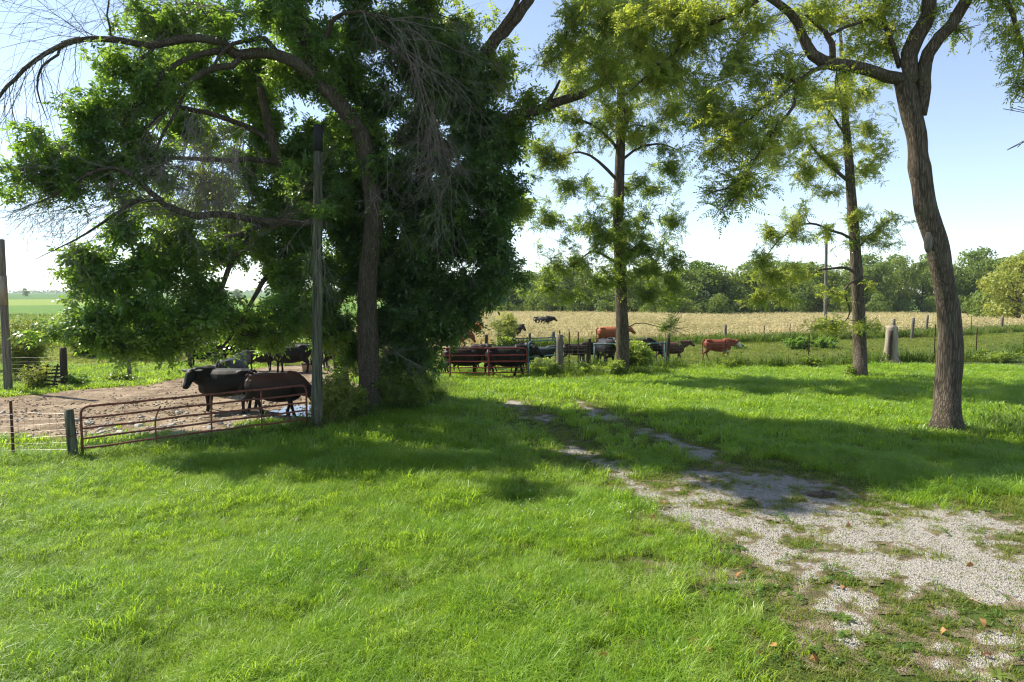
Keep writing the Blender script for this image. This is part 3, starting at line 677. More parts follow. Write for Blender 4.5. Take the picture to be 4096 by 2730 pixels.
A.limb([(620, 185, 18.4), (560, 230, 18.2), (500, 270, 18.1), (440, 310, 18)], [.05, .045, .035, .02])
A.limb([(320, 152, 17.6), (250, 170, 17.5), (230, 220, 17.4), (170, 270, 17.3), (150, 360, 17.2), (190, 480, 17.2)], [.035, .034, .03, .026, .02, .008])
A.limb([(1262, 250, 20.6), (1310, 130, 20.3), (1350, 60, 20.2), (1450, 50, 20), (1560, 90, 19.8)], [.08, .07, .06, .045, .02])
A.limb([(1500, 150, 20.3), (1580, 200, 20), (1650, 270, 19.8), (1700, 370, 19.7), (1740, 480, 19.6), (1770, 600, 19.6), (1810, 720, 19.6)], [.05, .045, .04, .034, .026, .018, .008])
# the broken dead limb low on the left
A.limb([(1300, 900, 20.6), (1050, 880, 19.5), (886, 857, 18.6), (760, 862, 18.2), (660, 820, 18.0), (600, 755, 17.8), (510, 690, 17.6), (440, 672, 17.4), (350, 700, 17.2), (220, 780, 17), (60, 850, 16.8)], [.11, .10, .09, .085, .075, .065, .055, .045, .035, .02, .008])
A.limb([(640, 800, 18), (540, 810, 17.8), (430, 880, 17.6), (300, 960, 17.4), (140, 1040, 17.2)], [.05, .045, .035, .022, .008])
dead = MB()
def sprays(T, path, n, L, r, depth, dirs, sag, kids=5, mb=dead):
    P = smooth_path(np.array([at(*p) for p in path]), .1)
    for _ in range(n):
        p = P[rng.integers(0, len(P))]; d = np.array(dirs) + rng.normal(0, .35, 3); T.spray(mb, p, d, L * rng.uniform(.6, 1.3), r, depth, sag, kids)
sprays(A, [(0, 380, 16.9), (140, 240, 17.2), (320, 152, 17.6)], 14, 2.6, .012, 2, (-.25, 0, -.7), .55, 4)
sprays(A, [(320, 152, 17.6), (600, 180, 18.3), (880, 180, 19)], 12, 2.4, .010, 2, (-.6, 0, .3), .35, 5)
sprays(A, [(480, 40, 18), (800, 20, 19), (1000, 60, 19.5)], 20, 2.6, .010, 2, (-.9, -.1, .15), .30, 6)
sprays(A, [(500, 450, 18.2), (650, 450, 18.5), (600, 560, 18.4), (520, 560, 18.3)], 22, 2.2, .012, 2, (-.35, 0, -.7), .3, 5)
sprays(A, [(760, 862, 18.2), (600, 755, 17.8), (440, 672, 17.4)], 26, 2.7, .011, 2, (-.85, -.1, -.15), .16, 5)
sprays(A, [(430, 880, 17.6), (300, 700, 17.2), (200, 780, 17)], 16, 2.2, .010, 2, (-.9, 0, -.1), .12, 5)
sprays(A, [(700, 420, 18.6), (850, 470, 18.6), (980, 520, 18.8), (900, 620, 18.5)], 34, 2.6, .010, 2, (-.2, -.2, -.9), .25, 6)
sprays(A, [(700, 600, 18.2), (850, 700, 18.3), (960, 720, 18.4)], 26, 1.6, .008, 2, (-.2, -.2, -.7), .2, 6)
sprays(A, [(1450, 50, 20), (1560, 90, 19.8), (1650, 270, 19.8)], 18, 3.0, .012, 2, (.55, -.2, -.35), .35, 6)
sprays(A, [(1640, 260, 19.8), (1740, 480, 19.6), (1800, 700, 19.6)], 18, 2.2, .009, 2, (.2, -.1, -.9), .25, 5)
sprays(A, [(1260, 850, 18.4), (1290, 820, 18.4)], 5, 2.4, .008, 2, (.0, -.2, -.9), .3, 4)
sprays(A, [(1560, 600, 20.6), (1480, 760, 20.6)], 4, 2.0, .008, 2, (.3, -.3, -.6), .3, 4)
sprays(A, [(1540, 1380, 21.0), (1520, 1420, 21)], 6, 1.3, .007, 2, (.9, -.2, .1), .1, 4)
tag(dead.build('dead_twigs', M['deadwood'], A.root, A.base), kind='stuff')
A.crown([(1250, 180, 21.3, 170, 170, 1.2), (1080, 60, 20.8, 170, 120, 1.2), (1400, 560, 22, 160, 150, 1.2), (1380, 250, 21.6, 160, 140, 1.1), (1540, 950, 22, 60, 130, .6),
         (1050, -120, 20.5, 200, 100), (1300, -200, 21.5, 240, 150), (1150, -280, 19, 250, 110), (1400, -380, 20, 250, 130), (1000, -430, 19, 200, 110), (400, -200, 17.6, 170, 45, .7)], 'ash', 26)
A.finish()

# --- leafy drooping tree over the pen
C = Tree('drooping_ash_tree', gnd(1372, 1560), 'leafy ash tree whose low branches droop over the dirt pen', M['bark_ash'])
C.trunk([(1330, 1300, 24.2), (1260, 1050, 23.2), (1170, 820, 22.2), (1100, 600, 21.4), (1040, 350, 21)], [.24, .21, .18, .15, .10], 1.3)
C.limb([(1200, 900, 22.6), (1060, 900, 21.2), (900, 960, 20), (760, 1020, 19.2), (600, 1060, 18.6), (450, 1120, 18.2)], [.12, .11, .09, .075, .05, .02])
C.limb([(1250, 1020, 23), (1150, 1050, 22), (1050, 1120, 20.6), (980, 1250, 19.8), (900, 1380, 19.4), (800, 1450, 19)], [.09, .085, .07, .055, .035, .012])
C.limb([(1000, 950, 20.6), (930, 1050, 19.6), (860, 1200, 19), (700, 1330, 18.5), (500, 1400, 18)], [.08, .07, .06, .04, .012])
C.limb([(1080, 550, 21.3), (900, 480, 20.2), (700, 420, 19), (520, 420, 18.2), (350, 480, 17.6)], [.09, .08, .06, .04, .015])
C.limb([(1120, 650, 21.6), (900, 640, 20), (700, 640, 18.8), (450, 640, 18), (250, 690, 17.4)], [.08, .07, .055, .035, .012])
C.crown([(460, 240, 18.3, 110, 50, .6), (640, 110, 19.4, 140, 90, .8), (880, 90, 20, 140, 90, .9), (560, 350, 18.3, 150, 80, .8), (340, 450, 17.7, 110, 55, .6), (430, 500, 18, 110, 60, .7),
         (220, 560, 17.3, 100, 50, .6), (400, 580, 17.9, 120, 60, .6), (110, 720, 17, 90, 50, .6), (240, 740, 17.3, 100, 50, .6), (170, 640, 17.2, 90, 40, .5), (540, 560, 18.4, 110, 70, .7),
         (480, 760, 18.2, 100, 60, .7), (600, 680, 18.6, 90, 70, .7)], 'ash', 20, scl=(.85, 1.3), sat=6)
C.crown([(1000, 300, 22.5, 190, 120, 1), (1080, 500, 22.7, 170, 130, 1), (1200, 650, 22.9, 150, 140, 1), (1150, 820, 22.7, 170, 130, 1), (1020, 700, 22.3, 120, 130, .9),
         (700, 960, 18.9, 160, 70, .8), (480, 930, 18.2, 150, 55, .7), (340, 1030, 17.9, 130, 50, .7), (440, 1130, 18, 160, 70, .8), (640, 1110, 18.5, 180, 80, .9), (820, 1180, 19, 130, 80, .8),
         (560, 1240, 18.1, 190, 75, .8), (380, 1270, 17.7, 120, 55, .6), (280, 1345, 17.4, 110, 34, .6), (430, 1355, 17.7, 130, 50, .7), (220, 1330, 17.1, 60, 26, .4), (700, 1295, 18.5, 160, 65, .8),
         (860, 1275, 19, 100, 60, .7), (600, 1385, 18.1, 130, 35, .6), (760, 1360, 18.7, 90, 35, .6), (1100, 1280, 20.6, 90, 60, .7), (1190, 1220, 21, 70, 90, .7), (1200, 1050, 21.2, 60, 90, .8), (1180, 1340, 20.8, 70, 45, .6),
         (1000, 880, 22.1, 140, 70, .8), (860, 1000, 19.6, 130, 60, .7), (1010, 1320, 20.2, 70, 40, .5)], 'ash', 28, scl=(.9, 1.4), sat=4)
C.crown([(1060, 1000, 21.4, 90, 60, .8), (1180, 960, 21.8, 110, 90, .9), (1290, 1080, 22.6, 110, 110, 1), (1320, 850, 22.4, 120, 120, 1), (1310, 640, 22, 120, 120, 1), (1250, 1250, 22.4, 100, 90, .9), (1300, 1350, 22.6, 90, 60, .8), (1110, 1240, 21.4, 70, 60, .7),
         (1080, 1345, 21.2, 110, 40, .7), (950, 1300, 20.4, 70, 50, .6), (780, 230, 21.5, 110, 60, .8), (880, 380, 21.9, 110, 90, .8), (740, 500, 21.3, 90, 80, .7), (700, 300, 20.9, 100, 60, .7), (340, 640, 17.6, 80, 50, .5), (900, 880, 22.1, 90, 60, .7), (620, 860, 20.9, 90, 50, .6)], 'ash', 33, scl=(.9, 1.35))
C.crown([(1225, 690, 17.9, 80, 70, .35), (1300, 780, 18.0, 80, 60, .35), (1220, 860, 17.9, 70, 40, .3), (1310, 600, 18.1, 60, 50, .3)], 'ash', 9, scl=(.8, 1.2), sat=4)
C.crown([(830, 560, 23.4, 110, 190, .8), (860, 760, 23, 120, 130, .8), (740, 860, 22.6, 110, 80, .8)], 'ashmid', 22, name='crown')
C.finish()

# --- dense dark tree behind with two pale limbs reaching right
B = Tree('maple_tree', gnd(1660, 1592), 'dense dark green tree with two thick limbs reaching over the gate', M['bark'])
B.trunk([(1660, 1300, 23.4), (1670, 1000, 23.2), (1690, 780, 23), (1700, 560, 22.8), (1690, 250, 22.8), (1680, -150, 22.8)], [.36, .32, .30, .26, .2, .13], 1.4)
B.limb([(1690, 700, 23), (1780, 600, 22.7), (1900, 540, 22.4), (2000, 500, 22.2), (2100, 465, 22), (2200, 425, 21.8), (2330, 380, 21.6), (2420, 330, 21.5)], [.2, .2, .19, .18, .165, .14, .11, .06])
B.limb([(2185, 430, 21.8), (2210, 380, 21.6), (2240, 320, 21.6)], [.07, .06, .035])
B.limb([(1700, 480, 22.8), (1790, 380, 22.6), (1900, 250, 22.4), (1960, 170, 22.3), (2040, 90, 22.2), (2110, 0, 22.1), (2200, -120, 22)], [.22, .21, .2, .19, .18, .17, .12])
B.limb([(1960, 170, 22.3), (2040, 60, 22), (2090, -60, 22)], [.1, .09, .06])
B.limb([(1670, 1100, 23.2), (1760, 1000, 22.8), (1900, 1000, 22.4), (2000, 1010, 22.2)], [.1, .09, .05, .02])
B.limb([(1680, 900, 23.1), (1580, 760, 23), (1500, 640, 23), (1450, 500, 23)], [.14, .12, .1, .06])
B.crown([(1480, 130, 22.2, 220, 170, 1.6), (1720, 230, 22.4, 220, 180, 1.6), (1540, 420, 22.6, 200, 170, 1.5), (1800, 470, 22.4, 190, 160, 1.5), (1940, 620, 22.2, 110, 100, 1), (1640, 680, 22.8, 230, 180, 1.6),
         (1870, 780, 22.2, 150, 140, 1.3), (1960, 740, 22, 70, 60, .7), (1430, 760, 23.2, 120, 160, 1.2), (1700, 950, 22.6, 250, 150, 1.6), (1940, 940, 22, 100, 110, 1), (2000, 1010, 21.8, 70, 45, .6),
         (1640, 1180, 22.8, 170, 140, 1.4), (1830, 1150, 22, 160, 130, 1.2), (1700, 1300, 22.3, 140, 90, 1.1), (1860, 1250, 21.8, 80, 60, .7), (1600, 1410, 22.2, 100, 80, .9), (1690, 1430, 22.1, 60, 60, .6),
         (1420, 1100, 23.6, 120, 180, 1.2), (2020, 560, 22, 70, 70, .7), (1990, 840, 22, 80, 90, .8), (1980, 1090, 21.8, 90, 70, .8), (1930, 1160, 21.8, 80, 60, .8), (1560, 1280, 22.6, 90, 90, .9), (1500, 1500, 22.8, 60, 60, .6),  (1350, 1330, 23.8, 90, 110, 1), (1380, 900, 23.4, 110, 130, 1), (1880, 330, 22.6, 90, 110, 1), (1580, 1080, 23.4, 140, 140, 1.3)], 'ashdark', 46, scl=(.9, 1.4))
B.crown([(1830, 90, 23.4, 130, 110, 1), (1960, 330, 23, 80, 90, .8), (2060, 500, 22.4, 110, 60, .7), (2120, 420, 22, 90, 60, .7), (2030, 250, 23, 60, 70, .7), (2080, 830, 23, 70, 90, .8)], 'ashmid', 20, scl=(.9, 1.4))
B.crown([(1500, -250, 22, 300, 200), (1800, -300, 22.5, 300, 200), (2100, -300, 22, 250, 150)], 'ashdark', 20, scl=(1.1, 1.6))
B.finish()

# --- straight tree by the wire fence
D_ = Tree('straight_walnut_tree', gnd(2492, 1503), 'straight slim tree with airy crown beside the horizontal pipe rail', M['bark'])
D_.trunk([(2488, 1300, 30), (2482, 1100, 30), (2472, 900, 30), (2478, 700, 30), (2484, 480, 30), (2482, 340, 30), (2480, 0, 30), (2470, -300, 30)], [.27, .235, .22, .21, .185, .15, .11, .05], 1.3)
D_.limb([(2470, 600, 30), (2410, 530, 29.6), (2340, 490, 29.2), (2270, 480, 29)], [.07, .06, .045, .02])
D_.limb([(2466, 720, 30), (2400, 650, 29.6), (2320, 610, 29.2), (2240, 630, 29)], [.07, .06, .04, .02])
D_.limb([(2490, 640, 30), (2560, 590, 30.2), (2650, 580, 30.4), (2730, 610, 30.4)], [.065, .055, .04, .015])
D_.limb([(2488, 520, 30), (2540, 500, 30), (2620, 520, 30)], [.05, .04, .015])
D_.limb([(2476, 1020, 30), (2560, 1000, 29.6), (2660, 1020, 29.2)], [.06, .045, .015])
D_.limb([(2478, 1060, 30), (2380, 1010, 29.5), (2260, 1080, 29)], [.06, .045, .015])
D_.crown([(2180, 600, 29, 110, 90, .8), (2310, 560, 29.2, 110, 60, .8), (2260, 740, 29.2, 100, 70, .8), (2390, 780, 29.6, 90, 70, .8), (2600, 520, 30.2, 130, 80, .9), (2680, 660, 30.3, 110, 70, .8), (2600, 760, 30.2, 110, 60, .8),
          (2200, 880, 29, 110, 90, .8), (2340, 920, 29.3, 110, 80, .9), (2560, 880, 29.6, 130, 80, 1), (2680, 900, 29.8, 80, 90, .8), (2450, 960, 29.4, 120, 70, 1), (2300, 1040, 29, 140, 60, .8), (2180, 1120, 28.8, 90, 45, .7),
          (2620, 1010, 29.6, 140, 90, 1), (2690, 1120, 29.6, 90, 80, .8), (2540, 1090, 29.5, 120, 60, .9), (2730, 1210, 29.4, 45, 60, .5), (2270, 1180, 28.6, 120, 40, .6), (2400, 1130, 29.2, 80, 50, .7), (2580, 1180, 29.5, 90, 40, .7), (2730, 1315, 29, 36, 40, .4)],
         'midfar', 14, sub=8, scl=(.55, .95), sat=7)
D_.crown([(2430, 430, 29.5, 190, 110, 1.2), (2300, 330, 29, 160, 110, 1.2), (2600, 360, 30, 160, 120, 1.2), (2450, 200, 30, 260, 150, 1.8), (2420, 0, 30, 260, 130, 2), (2480, -200, 30, 220, 150), (2240, 640, 28.8, 120, 50, .6)], 'walnutfar', 13, scl=(.65, 1.1), sat=6)
D_.finish()

# --- thin walnut in the middle right
E_ = Tree('slender_walnut_tree', gnd(3440, 1512), 'slender walnut tree standing in grass near the bleached stump', M['bark'])
E_.trunk([(3438, 1380, 30), (3432, 1180, 30), (3418, 960, 30), (3404, 780, 30), (3392, 600, 30), (3380, 450, 30), (3372, 300, 30), (3360, 100, 30)], [.27, .24, .215, .195, .17, .14, .11, .05], 1.25)
E_.limb([(3402, 730, 30), (3330, 670, 29.8), (3270, 620, 29.6), (3220, 540, 29.4)], [.08, .07, .055, .02])
E_.limb([(3390, 560, 30), (3340, 480, 29.8), (3300, 420, 29.6)], [.06, .05, .02])
E_.limb([(3418, 960, 30), (3330, 925, 29.6), (3220, 895, 29.3), (3120, 960, 29), (3040, 1060, 28.8)], [.06, .052, .042, .03, .012])
E_.limb([(3424, 1100, 30), (3370, 1070, 29.7), (3270, 1085, 29.4), (3180, 1120, 29.2)], [.07, .055, .04, .015])
E_.limb([(3430, 1110, 30), (3380, 1160, 29.6), (3400, 1250, 29.3), (3360, 1310, 29)], [.05, .04, .03, .01])
E_.limb([(3426, 1000, 30), (3480, 940, 29.8), (3560, 880, 29.6)], [.04, .03, .012])
E_.crown([(3250, 420, 29.6, 150, 110, 1), (3450, 380, 30, 110, 90, 1), (3180, 560, 29.4, 130, 80, .9), (3350, 600, 29.8, 90, 80, .8), (3470, 520, 30.2, 90, 90, .9), (3440, 680, 30.1, 70, 70, .8), (3240, 680, 29.5, 110, 60, .8), (3300, 760, 29.6, 90, 40, .7), (3100, 640, 29.2, 80, 60, .7)], 'walnutfar', 14, scl=(.65, 1.05), sat=6)
E_.crown([(3200, 880, 29.3, 100, 55, .7), (3100, 940, 29, 90, 60, .7), (3300, 920, 29.5, 80, 50, .7), (3520, 880, 29.6, 90, 55, .7), (3560, 960, 29.6, 60, 35, .5), (3480, 960, 29.8, 60, 40, .6), (3050, 1010, 28.9, 60, 40, .5), (3400, 840, 29.8, 60, 40, .6)], 'walnutfar', 14, scl=(.6, 1.0), sat=5)
E_.crown([(3080, 1100, 29, 110, 60, .7), (3190, 1080, 29.2, 90, 60, .7), (3040, 1190, 28.9, 70, 50, .6), (3130, 1180, 29, 80, 50, .6), (3300, 1160, 29.4, 60, 50, .6), (3250, 1290, 29, 60, 34, .5), (3330, 1300, 29, 50, 34, .5), (3500, 1290, 29.2, 70, 34, .5), (3480, 1160, 29.6, 40, 50, .5)], 'walnutfar', 13, scl=(.6, 1.0), sat=5)
E_.finish()

# --- big forked walnut on the right
Wt = Tree('forked_walnut_tree', gnd(3786, 1728), 'large forked walnut tree with scarred leaning trunk and yellow-green leaves', M['bark'])
Wt.trunk([(3790, 1560, 18), (3800, 1400, 18), (3795, 1250, 18), (3770, 1100, 17.9), (3742, 960, 17.8), (3705, 840, 17.8), (3690, 740, 17.8), (3679, 675, 17.8), (3675, 650, 17.8), (3672, 610, 17.8), (3668, 540, 17.8), (3640, 420, 17.8), (3612, 300, 17.8)],
         [.33, .31, .28, .265, .262, .26, .25, .268, .25, .225, .235, .25, .25], 1.35)
Wt.limb([(3622, 350, 17.8), (3640, 220, 17.7), (3690, 100, 17.6), (3730, -30, 17.5), (3760, -250, 17.4)], [.2, .2, .185, .165, .1])
Wt.limb([(3678, 460, 17.8), (3690, 360, 17.7), (3720, 220, 17.5), (3790, 100, 17.3), (3850, 0, 17.2), (3950, -200, 17)], [.17, .165, .155, .145, .135, .08])
Wt.limb([(3615, 320, 17.8), (3540, 295, 17.7), (3400, 265, 17.6), (3300, 235, 17.5), (3240, 170, 17.5), (3190, 90, 17.5), (3110, 20, 17.4), (2950, -80, 17.4), (2750, -120, 17.6)], [.15, .15, .145, .14, .125, .11, .1, .07, .03])
Wt.limb([(3600, 270, 17.8), (3575, 180, 17.7), (3535, 60, 17.6), (3545, -60, 17.5)], [.07, .065, .055, .03])
Wt.limb([(3330, 240, 17.5), (3330, 190, 17.4), (3300, 130, 17.4), (3220, 60, 17.3)], [.08, .075, .06, .03])
Wt.limb([(3310, 145, 17.4), (3380, 110, 17.3), (3470, 80, 17.3), (3540, 20, 17.2)], [.045, .04, .035, .02])
Wt.limb([(3400, 285, 17.5), (3280, 275, 17.3), (3220, 300, 17.2), (3120, 390, 17.1), (3030, 450, 17), (2940, 560, 17)], [.07, .06, .05, .04, .03, .012])
Wt.limb([(3190, 330, 17.1), (3170, 420, 17), (3090, 530, 17), (3020, 640, 16.9), (2960, 760, 16.9)], [.045, .04, .032, .022, .01])
Wt.limb([(3030, 0, 17.4), (2800, 120, 18), (2640, 260, 18.5), (2500, 380, 19)], [.07, .055, .035, .015])
Wt.limb([(3900, -100, 17), (4000, -20, 16.6), (4080, 150, 16.4), (4110, 300, 16.3), (4150, 500, 16.2)], [.08, .065, .04, .025, .012])
Wt.crown([(2260, 170, 20.5, 110, 120, 1), (2420, 90, 20, 140, 110, 1.2), (2420, 280, 20, 130, 80, 1), (2600, 100, 19, 140, 110, 1.2), (2650, 280, 19, 120, 90, 1), (2780, 170, 18.2, 120, 110, 1), (2830, 350, 18, 110, 90, .9), (2780, 60, 18.4, 130, 80, 1),
          (2880, 470, 17.6, 100, 80, .8), (2990, 560, 17.2, 90, 70, .7), (2940, 690, 17, 80, 70, .7), (2860, 640, 17.3, 60, 60, .6), (2820, 780, 17, 45, 60, .5), (2960, 250, 17.8, 110, 90, .9), (3060, 400, 17.3, 90, 70, .7), (3000, 110, 17.8, 110, 90, .9),
          (3130, 250, 17.4, 80, 70, .7), (3120, 530, 17, 70, 60, .6), (2880, 860, 16.9, 34, 40, .4)], 'walnut', 16, scl=(.7, 1.1), sat=6)
Wt.crown([(3200, 60, 18, 110, 70, .9), (3350, 80, 18, 110, 70, .9), (3480, 60, 18, 90, 70, .9), (3430, 180, 18.2, 90, 50, .8), (3560, 120, 18, 60, 70, .7), (3800, 60, 17.6, 70, 60, .7), (3900, 110, 17, 50, 60, .5), (3990, 60, 16.8, 70, 60, .6),
          (4070, 170, 16.4, 60, 60, .5), (4080, 330, 16.2, 50, 60, .4), (4060, 410, 16.2, 45, 40, .4), (4070, 590, 16.1, 36, 26, .3), (3200, 360, 17.5, 90, 50, .7), (3340, 360, 17.6, 70, 40, .6)], 'walnut', 13, scl=(.7, 1.05), sat=4)
Wt.crown([(3050, -260, 17.6, 200, 90), (3400, -200, 17.6, 300, 160), (3750, -300, 17.4, 280, 180), (4050, -150, 16.8, 200, 150)], 'walnut', 9, scl=(1, 1.5))
# scar, knots
def knot(tree, u, v, d, r, off):
    V, Fc = tube(np.array([[0, 0, 0], [0, .4, .02], [0, .8, .03], [0, 1, .03]]) * r, np.array([.9, .95, .75, .3]) * r, 10)
    a = math.atan2(-off[0], off[1]); c, s_ = math.cos(a), math.sin(a); V = np.c_[V[:, 0] * c - V[:, 1] * s_, V[:, 0] * s_ + V[:, 1] * c, V[:, 2]] + at(u, v, d)
    obj('knot', mesh('knot', V - tree.base, Fc, tree.mat, True), [c_ for c_ in tree.root.children if c_.name.startswith('trunk')][0])
knot(Wt, 3652, 668, 17.82, .085, (-1, -.2)); knot(Wt, 3690, 450, 17.8, .08, (1, -.2))
sc = at(3722, 968, 17.6); th = np.linspace(0, 2 * math.pi, 20, endpoint=False)
V = np.array([[0, -.035, 0]] + [[.085 * math.cos(a) * (1 + .12 * math.sin(3 * a)), 0.0, .24 * math.sin(a)] for a in th] + [[.12 * math.cos(a), .09, .29 * math.sin(a)] for a in th])
Fs = [(0, 1 + (i + 1) % 20, 1 + i) for i in range(20)] + [(1 + i, 1 + (i + 1) % 20, 21 + (i + 1) % 20, 21 + i) for i in range(20)]
obj('scar', mesh('scar', V + sc - Wt.base, Fs, M['post'], True), [c_ for c_ in Wt.root.children if c_.name.startswith('trunk')][0])
Wt.finish()
print('trees', time.time() - T0)

# ------------------------------------------------------------------ cattle
def coat(name, c_dark, c_mid, c_back, back=.5, face=None, rough=.55):
    m, t, o = newmat(name)
    oc = coords(t, 'Object'); sx = t.nodes.new('ShaderNodeSeparateXYZ'); t.links.new(oc, sx.inputs[0])
    n = noise(t, 2.6, 4, oc, .6); r = ramp(t, [(.35, c_dark), (.72, c_mid)]); t.links.new(n.outputs[0], r.inputs[0])
    mr = t.nodes.new('ShaderNodeMapRange'); mr.inputs[1].default_value = .85; mr.inputs[2].default_value = 1.28; t.links.new(sx.outputs[2], mr.inputs[0])
    n3 = noise(t, 1.7, 3, oc); mu = t.nodes.new('ShaderNodeMath'); mu.operation = 'MULTIPLY'; t.links.new(mr.outputs[0], mu.inputs[0]); t.links.new(n3.outputs[0], mu.inputs[1])
    m3 = t.nodes.new('ShaderNodeMath'); m3.operation = 'MULTIPLY'; t.links.new(mu.outputs[0], m3.inputs[0]); m3.inputs[1].default_value = back * 2
    m3.use_clamp = True
    c = mixc(t, r.outputs[0], c_back, m3.outputs[0])
    if face:
        a = t.nodes.new('ShaderNodeAttribute'); a.attribute_name = 'face'; c = mixc(t, c, face, a.outputs['Fac'])
    n2 = noise(t, 60, 3, coords(t, 'Object', (.5, 1, 1)))
    p = N(t, 'ShaderNodeBsdfPrincipled'); p.inputs['Roughness'].default_value = rough; p.inputs['Specular IOR Level'].default_value = .22
    t.links.new(c, p.inputs['Base Color']); t.links.new(bump(t, n2.outputs[0], .35, .01), p.inputs['Normal']); t.links.new(p.outputs[0], o.inputs[0]); return m
COAT = {'black': coat('black_coat', (.004, .0035, .0032), (.008, .0065, .006), (.016, .011, .009), .4),
        'bleached': coat('sun_bleached_black_coat', (.005, .004, .0035), (.012, .008, .006), (.085, .034, .018), .85),
        'sooty': coat('brown_black_coat', (.006, .0045, .004), (.016, .010, .0075), (.035, .019, .013), .7),
        'slate': coat('dusty_slate_coat', (.012, .012, .013), (.026, .026, .028), (.06, .06, .064), .8),
        'brown': coat('brown_coat', (.05, .026, .017), (.085, .042, .026), (.11, .055, .036), .5),
        'red': coat('red_coat', (.20, .055, .02), (.30, .085, .03), (.36, .12, .045), .6),
        'hereford': coat('red_coat_white_face', (.15, .035, .018), (.22, .055, .026), (.26, .075, .035), .5, (.62, .58, .52))}
def loft(mb, pts, w, h, k=14, up=(0, 0, 1)):
    P = np.asarray(pts, float); T = np.gradient(P, axis=0); T /= np.linalg.norm(T, axis=1, keepdims=True) + 1e-9
    up = np.asarray(up, float); Sd = np.cross(up, T); Sd /= np.linalg.norm(Sd, axis=1, keepdims=True) + 1e-9; U = np.cross(T, Sd)
    th = np.arange(k) * 2 * math.pi / k; w = np.asarray(w, float); h = np.asarray(h, float)
    V = P[:, None] + (np.cos(th)[None, :, None] * Sd[:, None] * w[:, None, None] + np.sin(th)[None, :, None] * U[:, None] * h[:, None, None])
    n = len(P); V = V.reshape(-1, 3); Fc = []
    for i in range(n - 1):
        for j in range(k): Fc.append((i * k + j, i * k + (j + 1) % k, (i + 1) * k + (j + 1) % k, (i + 1) * k + j))
    Fc.append(tuple(range(k - 1, -1, -1))); Fc.append(tuple(range((n - 1) * k, n * k))); mb.add(V, Fc)
